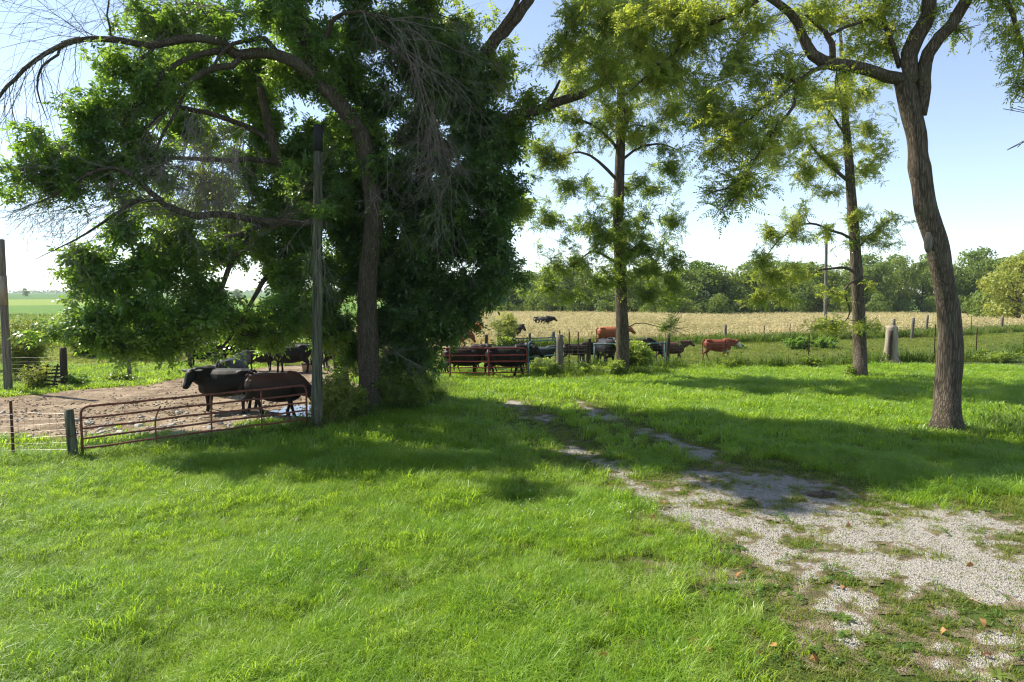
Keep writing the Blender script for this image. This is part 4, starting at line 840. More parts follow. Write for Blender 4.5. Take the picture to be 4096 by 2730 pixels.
def cow_mesh(name, yaw=0, elev=.35, hyaw=0, hpitch=-.75, legs=((0, 0), (0, 0), (0, 0), (0, 0)), calf=False, fat=1.0, voxel=.022):
    """legs: swing of front-left, front-right, hind-left, hind-right feet (x of foot, lift)"""
    mb = MB(); b = (.82 if calf else 1.0); fb = fat * (.84 if calf else 1.0); lift = .06 if calf else 0
    X = [-.84, -.80, -.72, -.58, -.38, -.12, .16, .40, .58, .72, .80]
    ZC = [1.12, 1.10, 1.05, .985, .945, .895, .885, .90, .915, .95, .98]
    HH = [.07, .17, .27, .345, .385, .435, .445, .44, .43, .37, .20]
    HW = [.06, .15, .24, .30, .325, .375, .385, .335, .28, .20, .10]
    loft(mb, [(x, 0, z + lift) for x, z in zip(X, ZC)], np.array(HW) * fb, np.array(HH) * (.86 if calf else 1), 18)
    for sy in (-1, 1):   # hip bones, shoulder
        loft(mb, [(-.70, sy * .16, 1.23 + lift), (-.50, sy * .21 * fb, 1.235 + lift), (-.36, sy * .15, 1.20 + lift)], [.06, .075, .05], [.05, .065, .05], 8)
        loft(mb, [(.40, sy * .10, 1.26 + lift), (.48, sy * .22 * fb, 1.08 + lift), (.56, sy * .23 * fb, .88 + lift), (.52, sy * .19, .70)], [.06, .10, .09, .07], [.12, .19, .17, .11], 10, (1, 0, 0))
    # neck and head
    Bn = np.array([.56, 0, 1.06 + lift]); dn = np.array([math.cos(yaw) * math.cos(elev), math.sin(yaw) * math.cos(elev), math.sin(elev)])
    Ln = (.50 if abs(yaw) > .8 else .58) * (.95 if calf else 1); Hd = Bn + dn * Ln + np.array([0, 0, .02])
    mid = Bn + dn * Ln * .5 + np.array([.04, 0, .015])
    loft(mb, [Bn - np.array([.12, 0, .02]), Bn + dn * .1, mid, Hd, Hd + dn * .06], np.array([.24, .23, .19, .15, .10]) * (.82 if calf else 1), np.array([.37, .36, .28, .21, .13]) * (.82 if calf else 1), 14)
    ya = yaw + hyaw; hd = np.array([math.cos(ya) * math.cos(hpitch), math.sin(ya) * math.cos(hpitch), math.sin(hpitch)])
    upv = np.array([-math.cos(ya) * math.sin(hpitch), -math.sin(ya) * math.sin(hpitch), math.cos(hpitch)])
    sd = np.cross(upv, hd); H0 = Hd + upv * .08 - hd * .03
    s = 1.05 if calf else 1.2; tt = np.array([-.06, 0, .10, .2, .3, .39, .445, .475]) * s
    loft(mb, [H0 + hd * q + upv * o_ for q, o_ in zip(tt, [-.01, 0, -.01, -.03, -.045, -.055, -.06, -.065])], np.array([.07, .12, .135, .118, .092, .086, .082, .05]) * s, np.array([.07, .12, .135, .118, .09, .078, .066, .035]) * s, 12, upv)
    for sy in (-1, 1):
        e0 = H0 + sd * sy * .10 * s + upv * .05 + hd * .0; ed = sd * sy * .95 + np.array([0, 0, -.12]) - hd * .25; ed /= np.linalg.norm(ed)
        loft(mb, [e0, e0 + ed * .08, e0 + ed * .16, e0 + ed * .23, e0 + ed * .27], [.022, .05, .058, .042, .012], [.022, .022, .022, .02, .012], 8, np.cross(ed, hd) + hd * .01 if False else upv)
    hoofs = []
    for i, (sy, fx) in enumerate(((1, 'f'), (-1, 'f'), (1, 'h'), (-1, 'h'))):
        dx, lf = legs[i]; th_ = .9 if calf else 1.0
        if fx == 'f':
            K = np.array([.53, sy * .165, .42]) + np.array([dx * .55 + .0, 0, lf * .6]); Fk = np.array([.53 + dx, sy * .155, .12 + lf]); Hf = np.array([.55 + dx, sy * .155, .045 + lf])
            loft(mb, [(.50, sy * .16, .86 + lift), (.52 + dx * .12, sy * .17, .68), (.53 + dx * .32, sy * .165, .54), K, (K + Fk) / 2, Fk, Hf], np.array([.12, .095, .068, .056, .044, .05, .055]) * th_, np.array([.16, .125, .075, .062, .046, .055, .062]) * th_, 10, (1, 0, 0))
        else:
            St = np.array([-.50 + dx * .2, sy * .19 * fb, .74]); Hk = np.array([-.76 + dx * .7, sy * .17, .47 + lf * .6]); Fk = np.array([-.70 + dx, sy * .165, .13 + lf]); Hf = np.array([-.67 + dx, sy * .165, .045 + lf])
            loft(mb, [(-.58, sy * .15, 1.08 + lift), (-.60, sy * .18 * fb, .90 + lift * .5), St + np.array([-.06, 0, 0]), (St * .45 + Hk * .55), Hk, (Hk + Fk) / 2, Fk, Hf], np.array([.13, .15, .125, .075, .055, .044, .05, .055]) * th_, np.array([.24, .24, .185, .10, .068, .048, .056, .062]) * th_, 10, (1, 0, 0))
        hoofs.append((Hf, sy))
    if not calf: loft(mb, [(-.5, 0, .72), (-.44, 0, .60), (-.36, 0, .56), (-.26, 0, .64)], [.05, .10, .10, .04], [.05, .07, .06, .03], 10)
    me0 = mesh(name + '_raw', np.concatenate(mb.V), mb.F); o = bpy.data.objects.new('tmp', me0); COL.objects.link(o)
    m = o.modifiers.new('r', 'REMESH'); m.mode = 'VOXEL'; m.voxel_size = voxel; m.use_smooth_shade = True
    m = o.modifiers.new('s', 'SMOOTH'); m.factor = .5; m.iterations = 4
    dg = bpy.context.evaluated_depsgraph_get(); me = bpy.data.meshes.new_from_object(o.evaluated_get(dg)); bpy.data.objects.remove(o); bpy.data.meshes.remove(me0)
    me.name = 'cow_body'; n = len(me.vertices); co = np.empty(n * 3); me.vertices.foreach_get('co', co); co = co.reshape(-1, 3)
    me.polygons.foreach_set('use_smooth', np.ones(len(me.polygons), bool))
    q = (co - H0) @ hd; lat = np.abs((co - H0) @ sd); fc = sstep(.10, .17, q) * sstep(.16, .13, lat) * (co[:, 0] > .6)
    fc = np.maximum(fc, sstep(.44, .40, np.hypot(co[:, 0] - .66, co[:, 2] - .40)) * sstep(.70, .64, co[:, 2]) * sstep(.56, .6, co[:, 2]) * .8)
    a = me.attributes.new('face', 'FLOAT', 'POINT'); a.data.foreach_set('value', fc.astype(np.float32))
    # parts: hooves, eyes, tail
    hm = []
    for Hf, sy in hoofs:
        V, Fc = tube(np.array([[Hf[0] + .012, Hf[1], Hf[2] + .025], [Hf[0] + .02, Hf[1], Hf[2] - .01], [Hf[0] + .03, Hf[1], Hf[2] - .045]]), [.05, .062, .068], 10); hm.append(mesh('hoof', V, Fc, M['hoof'], True))
    em = []
    for sy in (-1, 1):
        e = H0 + hd * .125 * s + sd * sy * .094 * s + upv * .052 * s; V, Fc = tube(np.array([e - sd * sy * .02, e, e + sd * sy * .012, e + sd * sy * .018]), [.018, .02, .014, .004], 8); em.append(mesh('eye', V, Fc, M['eye'], True))
    tp = np.array([[-.78, 0, 1.25], [-.87, .01, 1.22], [-.91, .02, 1.05], [-.90, .03, .82], [-.88, .05, .62], [-.89, .05, .5], [-.90, .05, .36]]) + np.array([0, 0, lift * .6])
    tq = smooth_path(tp, .06); V, Fc = tube(tq, np.interp(np.linspace(0, 1, len(tq)), [0, .15, .6, .72, .88, 1], [.05, .034, .02, .03, .045, .008]), 8); tm = mesh('tail', V, Fc, None, True)
    return me, hm, em, tm
ST = ((0, 0), (.05, 0), (0, 0), (-.08, 0)); WK = ((.20, 0), (-.18, .02), (-.16, 0), (.22, .01)); WK2 = ((-.2, .01), (.17, 0), (.2, 0), (-.2, .02))
COWS = {
    'look': cow_mesh('look', 1.0, .22, .35, -.8, ST), 'stand': cow_mesh('stand', 0.1, .38, .1, -.6, ST), 'low': cow_mesh('low', -.1, -.45, 0, -1.0, WK2),
    'walk': cow_mesh('walk', 0, .12, 0, -.55, WK), 'turn': cow_mesh('turn', -.35, .35, -.5, -.55, ((.05, 0), (-.05, 0), (-.05, 0), (.1, 0))),
    'calfwalk': cow_mesh('calfwalk', 0, .22, 0, -.5, WK, True), 'calfwalk2': cow_mesh('calfwalk2', -.05, .02, -.15, -.75, WK2, True), 'calfstand': cow_mesh('calfstand', .15, .3, .2, -.6, ST, True)}
def cow(pose, u, v, yaw, sc, ct, label, cat='cow', group=None):
    me, hm, em, tm = COWS[pose]; g = gnd(u, v)
    r = thing('calf' if cat == 'calf' else 'cow', (g[0], g[1], g[2]), label, cat, group, R(yaw), sc)
    def part(nm, m_, mt):
        o = obj(nm, m_, r)
        if mt is not None:
            if not m_.materials: m_.materials.append(mt)
            o.material_slots[0].link = 'OBJECT'; o.material_slots[0].material = mt
        return o
    bd = part('body', me, COAT[ct]); part('tail', tm, COAT[ct])
    for h in hm: obj('hoof', h, r)
    for e in em: obj('eye', e, bd)
    return r
cow('look', 912, 1648, 181, 1.02, 'black', 'black cow in the pen turning its head to look out over the gate')
cow('low', 1098, 1668, -9, 1.0, 'bleached', 'black cow with sun-bleached reddish back, head down behind the wooden pole')
cow('stand', 928, 1582, 84, 1.03, 'slate', 'dusty grey cow seen rump first behind the cow looking over the gate')
cow('stand', 812, 1476, 175, 1.0, 'black', 'black cow standing on grass at the back of the pen under drooping leaves')
cow('stand', 958, 1460, 5, 1.0, 'sooty', 'brown-black cow behind the dusty grey cow, by the pipe fence')
cow('calfstand', 1046, 1487, -4, .74, 'sooty', 'dark calf standing beside a brown calf in the pen', 'calf')
cow('calfstand', 1092, 1464, 8, .72, 'brown', 'brown calf half hidden behind the dark calf in the pen', 'calf')
cow('turn', 1168, 1494, 178, 1.03, 'black', 'black cow standing just beyond the wooden pole in the pen')
cow('stand', 1368, 1484, 4, 1.0, 'sooty', 'brown-black cow between the wooden pole and the ash trunk')
cow('turn', 1850, 1506, 3, 1.0, 'sooty', 'brown-black cow behind the dark red gate, rear to the leafy tree')
cow('calfwalk', 1868, 1494, 4, .68, 'black', 'small black calf behind the brown-black cow at the dark red gate', 'calf')
cow('calfwalk2', 1938, 1484, 176, .70, 'brown', 'young brown calf seen between the two cows behind the dark red gate', 'calf')
cow('walk', 2024, 1511, 2, 1.04, 'black', 'solid black cow close behind the dark red gate, walking right')
cow('calfwalk', 2020, 1494, 0, .78, 'brown', 'brown calf whose legs show under the black cow behind the red gate', 'calf')
cow('stand', 2112, 1486, -96, .98, 'black', 'black cow facing the lawn over the blue-green gate')
cow('calfstand', 2166, 1466, -2, .74, 'slate', 'grey-black calf behind the blue-green gate', 'calf')
cow('calfstand', 2300, 1458, 2, .80, 'sooty', 'dark calf behind the wire fence, its tail toward the broad wood post', 'calf')
cow('calfstand', 2366, 1455, 5, .78, 'black', 'black calf beside the black cow by the straight slim tree', 'calf')
cow('stand', 2424, 1468, -80, 1.05, 'black', 'black cow facing the lawn beside the trunk of the straight slim tree')
cow('low', 2548, 1458, 4, 1.0, 'black', 'black cow half hidden in leaves, head lowered beside the slim tree trunk')
cow('calfwalk', 2682, 1453, 2, .84, 'brown', 'dark brown calf walking along the lane behind a wood fence post', 'calf')
cow('calfwalk2', 2868, 1445, 0, .88, 'hereford', 'red calf with white face walking along the lane', 'calf')
cow('low', 1818, 1394, 3, 1.0, 'red', 'red cow in the pasture left of the roadside bush, black calf alongside')
cow('calfstand', 1800, 1402, 6, .8, 'black', 'black calf standing against the red cow in the pasture', 'calf')
cow('stand', 1902, 1362, -70, 1.0, 'red', 'orange-red cow mostly hidden between the leafy tree and the bush')
cow('walk', 2168, 1320, -22, 1.0, 'black', 'far black cow alone in the tall dry grass')
cow('walk', 2442, 1390, 2, 1.05, 'red', 'orange-red cow in dry grass behind the straight slim tree')
cow('stand', 2052, 1374, -60, 1.0, 'black', 'black cow standing behind the yellow-green bush')
print('cows', time.time() - T0)

# ------------------------------------------------------------------ gates
def lerp3(a, b, t): return np.asarray(a) * (1 - t) + np.asarray(b) * t
def gate(name, a, b, zs, mat, label, ups, r=.024, corner=.16, z_tilt=0.0, sag=.0, rup=.018):
    """a, b: foot points of the two ends; zs: rail heights from the bottom up; ups: upright positions along the gate"""
    g = thing(name, tuple(a), label, 'gate'); a = np.asarray(a, float); b = np.asarray(b, float); L = np.linalg.norm(b - a)
    def P(t, z): return lerp3(a, b, t) + np.array([0, 0, z + z_tilt * t]) - a
    c = corner / L; top = zs[-1]; bot = zs[0]
    pts = [P(0, bot), P(0, top - corner)] + [P(c * (1 - math.cos(q)), top - corner + corner * math.sin(q)) for q in np.linspace(.3, 1.57, 6)]
    n = 14; pts += [P(c + (1 - 2 * c) * i / n, top - sag * math.sin(math.pi * i / n) + .006 * math.sin(i * 2.1)) for i in range(1, n)]
    pts += [P(1 - c * (1 - math.cos(q)), top - corner + corner * math.sin(q)) for q in np.linspace(1.57, .3, 6)] + [P(1, top - corner), P(1, bot - .05)]
    V, Fc = tube(pts, r, 10); obj('frame', mesh('frame', V, Fc, mat, True), g)
    for z in zs[:-1]:
        V, Fc = tube([P(i / 10, z - sag * math.sin(math.pi * i / 10) + rng.normal(0, .006)) for i in range(11)], r * .9, 8); obj('rail', mesh('rail', V, Fc, mat, True), g)
    for u in ups:
        if isinstance(u, tuple):
            t0, bend = u; pts = [P(t0, bot), P(t0, .35), P(t0 - .002, .62), P(t0 + bend * .15, .8), P(t0 + bend * .6, .92), P(t0 + bend, 1.03)]
        else: pts = [P(u, bot), P(u, top)]
        pts = np.array(pts); pts[:, :2] += -np.array([-(b - a)[1], (b - a)[0]]) / L * -.03
        V, Fc = tube(smooth_path(pts, .12), rup, 8); obj('upright', mesh('upright', V, Fc, mat, True), g)
    return g, P
ga = GATE_A + np.array([.04, .02, 0]); gb = GATE_B
g1, Pg = gate('rusty_gate', ga, gb, [.08, .28, .50, .72, .95, 1.19], M['rust'], 'rusty red tube gate with a bent upright in front of the dirt pen', [(.285, .022), .525, .765], .027, .15)
g2, _ = gate('red_gate', gnd(1690, 1522), gnd(2108, 1518), [.10, .30, .52, .78, 1.04, 1.34], M['redpaint'], 'dark red tube gate at the end of the drive holding back cows', [.26, .63], .026, .14, rup=.04)
g3, _ = gate('blue_gate', gnd(2114, 1514), gnd(2222, 1502), [.92, 1.24, 1.60], M['bluepaint'], 'small blue-green tube gate beside the dark red gate', [], .03, .16)
for tt in (0, 1):
    V, Fc = tube(np.array([lerp3(gnd(2114, 1514), gnd(2222, 1502), tt) + np.array([0, 0, z]) for z in (-.2, 1.0)]) - np.array(g3.location), .03, 8); obj('leg', mesh('leg', V, Fc, M['bluepaint'], True), g3)

# ------------------------------------------------------------------ posts, poles and wire
def post_mesh(hh, r, mat, k=12, lean=(0, 0), taper=.93, square=False):
    n = 7; z = np.linspace(-.3, hh, n); P = np.c_[lean[0] * z, lean[1] * z, z]
    V, Fc = tube(P, np.linspace(r, r * taper, n), 4 if square else k, True, .06, int(rng.integers(1, 999)))
    top = V[-(4 if square else k):]; top[:, 2] += rng.normal(0, .012, len(top)); return mesh('post', V, Fc, mat, not square)
def tpost_mesh(hh):
    V1, F1 = box((0, 0, hh / 2 - .15), (.055, .012, hh + .3)); V2, F2 = box((0, .025, hh / 2 - .15), (.012, .04, hh + .3)); mb = MB(); mb.add(V1, F1); mb.add(V2, F2)
    for i in range(int(hh / .12)):
        V, Fc = box((0, -.012, .1 + i * .12), (.02, .014, .02)); mb.add(V, Fc)
    return mesh('steel_post', np.concatenate(mb.V), mb.F, M['tpost'])
def wirefence(name, line, hh, rows, gap, label, posts, r=.0028, sag=.03, extra=(), lean=0.0):
    """line: foot points; posts: (x, y, kind, height, radius)"""
    P = np.array([[p[0], p[1], h1(p[0], p[1])] for p in line]); root = thing(name, tuple(P[0]), label, 'fence'); b0 = P[0]
    seg = np.linalg.norm(np.diff(P[:, :2], axis=0), axis=1); c = np.r_[0, np.cumsum(seg)]; Lt = c[-1]
    def pos(s, z):
        q = np.array([np.interp(s, c, P[:, i]) for i in range(3)]); q[2] += z; return q
    zz = [hh * (i / (rows - 1)) ** .85 * .94 + .05 for i in range(rows)]; mb = MB()
    for zi, z in enumerate(zz + list(extra)):
        n = max(4, int(Lt / .8)); pts = [pos(Lt * i / n, z + sag * math.sin(i * 1.9 + zi) * .5 + rng.normal(0, sag * .25)) + np.array([0, rng.normal(0, sag * .4), 0]) for i in range(n + 1)]
        V, Fc = tube(pts, r * (1.25 if zi in (0, rows - 1) else 1), 3, False); mb.add(V - b0, Fc)
    s = 0
    while s < Lt:
        w1, w2 = rng.normal(0, sag * .5, 2); pts = [pos(min(Lt, max(0, s + w1 * (z / hh))), z) for z in (zz[0], zz[len(zz) // 2], zz[-1])]; pts[1][0] += w2 * .5
        V, Fc = tube(pts, r * .85, 3, False); mb.add(V - b0, Fc); s += gap
    w = obj('wire_mesh', mesh('wire_mesh', np.concatenate(mb.V), mb.F, M['wire']), root)
    for q in posts:
        x, y, kd, ph, pr = q[:5]; g = np.array([x, y, h1(x, y)]) - b0
        if kd == 't': me = tpost_mesh(ph)
        else: me = post_mesh(ph, pr, M[kd], lean=(q[5] if len(q) > 5 else rng.normal(0, .02), rng.normal(0, .02)))
        obj('steel_post' if kd == 't' else 'wood_post', me, root, tuple(g))
    return root
def gp2(u, v): g = gnd(u, v); return g[0], g[1]
def ph(u, v0, v1):   # real height of something from v0 (foot) to v1 (top)
    g = gnd(u, v0); return float(at(u, v1, g[1])[2] - g[2])
# near left fence of woven wire, ending at the gate post
lp = [gnd(-700, 1905), gnd(-300, 1872), gnd(54, 1842), gnd(285, 1838)]
wirefence('wire_fence', lp, 1.05, 8, .17, 'sagging woven wire fence with a steel post left of the rusty gate', [(*gp2(54, 1842), 't', 1.32, 0), (*gp2(-420, 1880), 't', 1.3, 0)], .0032, .06)
gpst = thing('gate_post', tuple(gnd(296, 1843)), 'short round grey wood post with chain at the end of the rusty gate', 'post')
gsh = obj('shaft', post_mesh(1.12, .105, M['polegreen'], 16, (-.06, 0)), gpst)
ch = MB()
for i in range(22):
    a = i / 22 * 2 * math.pi; z = .60 + .05 * math.sin(a); c0 = np.array([.118 * math.cos(a) - .035, .118 * math.sin(a), z]); rr = .017
    th = np.linspace(0, 2 * math.pi, 7); tn = np.array([-math.sin(a), math.cos(a), 0]); nn_ = np.array([0, 0, 1.]) if i % 2 else np.array([math.cos(a), math.sin(a), 0])
    V, Fc = tube([c0 + tn * rr * 1.3 * math.cos(q) + nn_ * rr * .7 * math.sin(q) for q in th], .004, 4, False); ch.add(V, Fc)
ch.build('chain', M['tpost'], gsh)
# tall poles
def pole(name, u, v, utop, vtop, d, r0, r1, mat, label, cap=False):
    g = gnd(u, v); tp = at(utop, vtop, g[1]); t_ = thing(name, tuple(g), label, 'pole'); n = 12
    P = np.array([lerp3(g + np.array([0, 0, -.4]), tp, i / n) for i in range(n + 1)]) - g
    V, Fc = tube(P, np.linspace(r0, r1, n + 1), 18, True, .05, int(rng.integers(1, 999))); t_ = obj('shaft', mesh('shaft', V, Fc, mat, True), t_); return t_, P, g
t_, P, g = pole('wooden_pole', 1266, 1712, 1272, 600, 0, .15, .115, M['polegreen'], 'tall weathered grey-green pole with black top beside the rusty gate')
V, Fc = tube([P[-1] + np.array([0, 0, -.05]), P[-1] + np.array([.01, 0, .3]), P[-1] + np.array([.02, 0, .64])], [.122, .118, .112], 14); obj('cap', mesh('cap', V, Fc, M['black'], True), t_)
t_, P, g = pole('corner_pole', 34, 1568, 2, 958, 0, .145, .12, M['pole'], 'tall grey pole standing at the far corner of the dirt pen')
V, Fc = tube([lerp3(P[0], P[-1], .60), lerp3(P[0], P[-1], .78)], [.138, .135], 16); obj('sleeve', mesh('sleeve', V, Fc, M['stump'], True), t_)
pole('utility_pole', 3301, 1345, 3306, 919, 0, .15, .11, M['pole'], 'far pale utility pole standing along the back fence')
# front fence of the lane
fl = [(*p,) for p in FRONTF]
wirefence('lane_fence', fl, 1.18, 8, .30, 'woven wire fence with steel posts between lawn and cattle lane',
          [(*gp2(2352, 1492), 'postdark', ph(2352, 1492, 1357), .11), (*gp2(2667, 1478), 'postdark', ph(2667, 1478, 1337), .095), (*gp2(2899, 1470), 't', ph(2899, 1470, 1362), 0), (*gp2(3233, 1472), 't', ph(3233, 1472, 1334), 0),
           (*gp2(3556, 1450), 'postdark', ph(3556, 1450, 1324), .11, .03), (*gp2(3736, 1446), 't', ph(3736, 1446, 1299), 0), (*gp2(3903, 1442), 't', ph(3903, 1442, 1313), 0), (*gp2(4094, 1420), 't', ph(4094, 1420, 1276), 0)], .003, .04)
# wire panel between blue gate and slim tree
wl = [gnd(2222, 1502), gnd(2240, 1498), gnd(2352, 1492)]
wirefence('corner_fence', wl, 1.3, 7, .32, 'bowed wire fence with steel posts between the blue-green gate and slim tree',
          [(*gp2(2240, 1496), 'post', ph(2240, 1496, 1340), .16), (*gp2(2238, 1492), 't', ph(2238, 1492, 1322), 0), (*gp2(2276, 1492), 't', ph(2276, 1492, 1326), 0), (*gp2(2312, 1490), 't', ph(2312, 1490, 1328), 0)], .006, .06)
def rail(name, a, b, z0, z1, r, mat, label, cat='rail'):
    a = gnd(*a); b = gnd(*b); t_ = thing(name, tuple(a), label, cat); V, Fc = tube([np.array([0, 0, z0]), (b - a) * .5 + np.array([0, 0, (z0 + z1) / 2 - .01]), b - a + np.array([0, 0, z1])], r, 10); obj('pipe', mesh('pipe', V, Fc, mat, True), t_)
    for q in (.02, .98):
        p_ = (b - a) * q; V, Fc = tube([p_ + np.array([0, .06, -.2]), p_ + np.array([0, .06, z0 + .05])], r * 1.2, 8); obj('leg', mesh('leg', V, Fc, mat, True), t_)
rail('pipe_rail', (2372, 1490), (2664, 1479), 1.30, 1.28, .032, M['bluepaint'], 'straight blue-grey pipe rail running past the slim tree to a wood post')
rail('back_rail', (2054, 1400), (2212, 1394), .72, .72, .035, M['bluepaint'], 'blue-grey pipe rail behind the blue-green gate by the bush')
# back fence of the pasture
bp = []
for u, v0, v1, kd, r_ in [(1945, 1402, 1340, 'postdark', .11), (1995, 1401, 1340, 'postdark', .13), (2121, 1397, 1333, 'post', .09), (2213, 1393, 1328, 'post', .13), (2402, 1388, 1322, 'post', .07), (2687, 1381, 1316, 't', 0), (2902, 1374, 1299, 'post', .10), (3056, 1369, 1304, 't', 0), (3159, 1366, 1295, 't', 0),
                      (3413, 1357, 1290, 't', 0), (3576, 1354, 1276, 'post', .12), (3648, 1359, 1272, 'post', .12), (3705, 1347, 1261, 'post', .10), (3823, 1344, 1260, 'post', .17), (3884, 1341, 1265, 't', 0), (4006, 1333, 1264, 'post', .12), (4200, 1326, 1262, 'post', .12), (1790, 1409, 1345, 't', 0)]:
    bp.append((*gp2(u, v0), kd, ph(u, v0, v1), r_))
wirefence('pasture_fence', [(*p,) for p in BACKF], 1.25, 7, .32, 'long wire fence with wood and steel posts along the dry pasture', bp, .0035, .04, extra=(1.42,))
# bleached stump and mossy stub
def stump(u, v, vt, r, label, mat, flare=1.9, name='tree_stump', lean=0):
    g = gnd(u, v); hh = ph(u, v, vt); t_ = thing(name, tuple(g), label, 'stump'); z = np.array([-.1, 0, .15, .35, .7, 1.2, hh * .95, hh]); z = z[z <= hh]
    V, Fc = tube(np.c_[lean * z, 0 * z, z], r * (1 + (flare - 1) * np.exp(-np.maximum(z, 0) / .25)), 20, True, .16, int(rng.integers(1, 999))); V[-20:, 2] += rng.normal(0, .03, 20); obj('bole', mesh('bole', V, Fc, mat, True), t_); return t_
stump(3562, 1448, 1306, .29, 'tall bleached tree stump standing in the lane fence', M['stump'])
stump(3340, 1362, 1280, .26, 'short mossy leaning tree stub beside the far utility pole', M['polegreen'], 1.5, 'tree_stub', -.12)
# pipe fence at the back of the pen
a, b = gnd(800, 1447), gnd(1470, 1440); pf = thing('pipe_fence', tuple(a), 'dark pipe rail fence at the back of the pen behind the cows', 'fence')
for z in (.35, .65, .95, 1.25, 1.5):
    V, Fc = tube([(b - a) * i / 6 + np.array([0, 0, z + rng.normal(0, .015)]) for i in range(7)], .028, 6); obj('rail', mesh('rail', V, Fc, M['tpost'], True), pf)
for i in range(5): obj('wood_post', post_mesh(1.6, .08, M['postdark']), pf, tuple((b - a) * i / 4 + np.array([0, .12, 0])))
# left back corner: wood post, wire, leaning pallet of weathered slats
wirefence('pen_corner_fence', [gnd(-500, 1600), gnd(-100, 1560), gnd(120, 1552), gnd(255, 1548), gnd(500, 1520), gnd(760, 1482), gnd(820, 1470)], 1.2, 8, .3, 'rusty woven wire fence behind the pen corner pole',
          [(*gp2(258, 1550), 'postdark', 1.55, .13), (*gp2(-80, 1558), 'post', 1.4, .09), (*gp2(520, 1516), 'post', 1.4, .09), (*gp2(760, 1482), 'postdark', 1.4, .1)], .0035, .05)
pg = gnd(182, 1562); pl = thing('wooden_pallet', tuple(pg), 'dark weathered slatted pallet leaning on the pen corner fence', 'pallet', None, 0, .78)
def plank(nm, c, s, ry=0, rx=-.25, rz=.12): V, Fc = box(c, s, rz, rx, ry); obj(nm, mesh(nm, V, Fc, M['postdark']), pl)
for i in range(7): plank('slat', (rng.normal(0, .03), .05 + .035 * i, .12 + i * .17), (1.15, .025, .085), rng.normal(0, .06))
for x in (-.5, -.02, .46): plank('runner', (x - .05, .15, .62), (.06, .07, 1.3), .1 + rng.normal(0, .03))
for i in range(5): plank('branch', (-.75 + i * .09, .1, .55), (.035, .03, 1.25), -.25 - .05 * i)
tb = gnd(1229, 1492); tt_ = thing('tub', tuple(tb), 'tan tub with red rim on the ground behind the pole', 'tub')
V, Fc = tube([[0, 0, 0], [0, 0, .2], [0, 0, .40]], [.19, .22, .25], 16); tt_ = obj('bucket', mesh('bucket', V, Fc, M['tan_tub'], True), tt_)
V, Fc = tube([[0, 0, .395], [0, 0, .44]], [.262, .262], 16); obj('rim', mesh('rim', V, Fc, M['redpaint'], True), tt_)
print('fences', time.time() - T0)

# ------------------------------------------------------------------ far wood, far trees, bushes
def far_crown(seed, hh=13., rx=4.6, n=4200, ls=.42, low=.12, mat=None):
    """crown of many leaf clumps on overlapping lobes"""
    r = np.random.default_rng(seed); m = 26; lob = []
    for k in range(m):
        z = r.uniform(low, 1) ; prof = math.sin(math.pi * (.16 + .80 * (z - low) / (1 - low))) ** .7; a = r.uniform(0, 6.283)
        q = rx * prof * r.uniform(.35, .85); lob.append((q * math.cos(a), q * math.sin(a), hh * z * .9 + .3, rx * r.uniform(.28, .5)))
    lob = np.array(lob); w = lob[:, 3] ** 2; w /= w.sum(); L = lob[r.choice(m, n, p=w)]
    u = r.normal(0, 1, (n, 3)); u[:, 2] = u[:, 2] * .9 + .25; u /= np.linalg.norm(u, axis=1, keepdims=True)
    c = L[:, :3] + u * L[:, 3:4] * r.uniform(.72, 1.08, (n, 1)) * np.array([1, 1, .8]); c[:, 2] = np.maximum(c[:, 2], .15)
    nr = u + r.normal(0, .55, (n, 3)); nr /= np.linalg.norm(nr, axis=1, keepdims=True)
    A = np.cross(nr, r.normal(0, 1, (n, 3))); A /= np.linalg.norm(A, axis=1, keepdims=True); B = np.cross(nr, A); s = ls * r.uniform(.55, 1.3, (n, 1))
    V = np.stack([c + A * s * .6, c + B * s * .42 + nr * s * .1, c - A * s * .55, c - B * s * .45 + nr * s * .1], 1).reshape(-1, 3)
    return mesh('far_crown', V, np.arange(n * 4).reshape(-1, 4), mat or M['leaf_far'])
def far_trunk(seed, hh, r0=.28):
    V, Fc = tube(np.array([[0, 0, -.4], [.1, 0, hh * .3], [.05, .1, hh * .62], [0, 0, hh * .8]]), [r0 * 1.2, r0, r0 * .7, r0 * .3], 8, True, .1, seed); mb = MB(); mb.add(V, Fc); r = np.random.default_rng(seed)
    for k in range(6):
        a = r.uniform(0, 6.28); z = hh * r.uniform(.25, .6); V, Fc = tube(np.array([[0, 0, z], [math.cos(a) * 1.2, math.sin(a) * 1.2, z + 1.2], [math.cos(a) * 2.6, math.sin(a) * 2.6, z + 2.6]]), [r0 * .5, r0 * .3, .05], 6); mb.add(V, Fc)
    return mesh('far_trunk', np.concatenate(mb.V), mb.F, M['bark'], True)
FC = [far_crown(900 + i, 13., 4.4 + .35 * (i % 3), 4600, .46, .05) for i in range(6)]; FT = [far_trunk(950 + i, 12.) for i in range(3)]
FB = [far_crown(930 + i, 3.4, 2.6, 1500, .34, .02) for i in range(3)]
LBL = ['broad green tree in the far wood edge beyond the dry pasture', 'tree in the far wood behind the first row of crowns']
def far_tree(nm, x, y, s, sz, cm, tm, label, group, cat='tree'):
    t_ = thing(nm, (x, y, h1(x, y) - .1), label, cat, group, rng.uniform(0, 6.28)); t_.scale = (s, s, sz)
    obj('crown', cm, t_)
    if tm: obj('trunk', tm, t_)
    return t_
u = 1880.0; k = 0
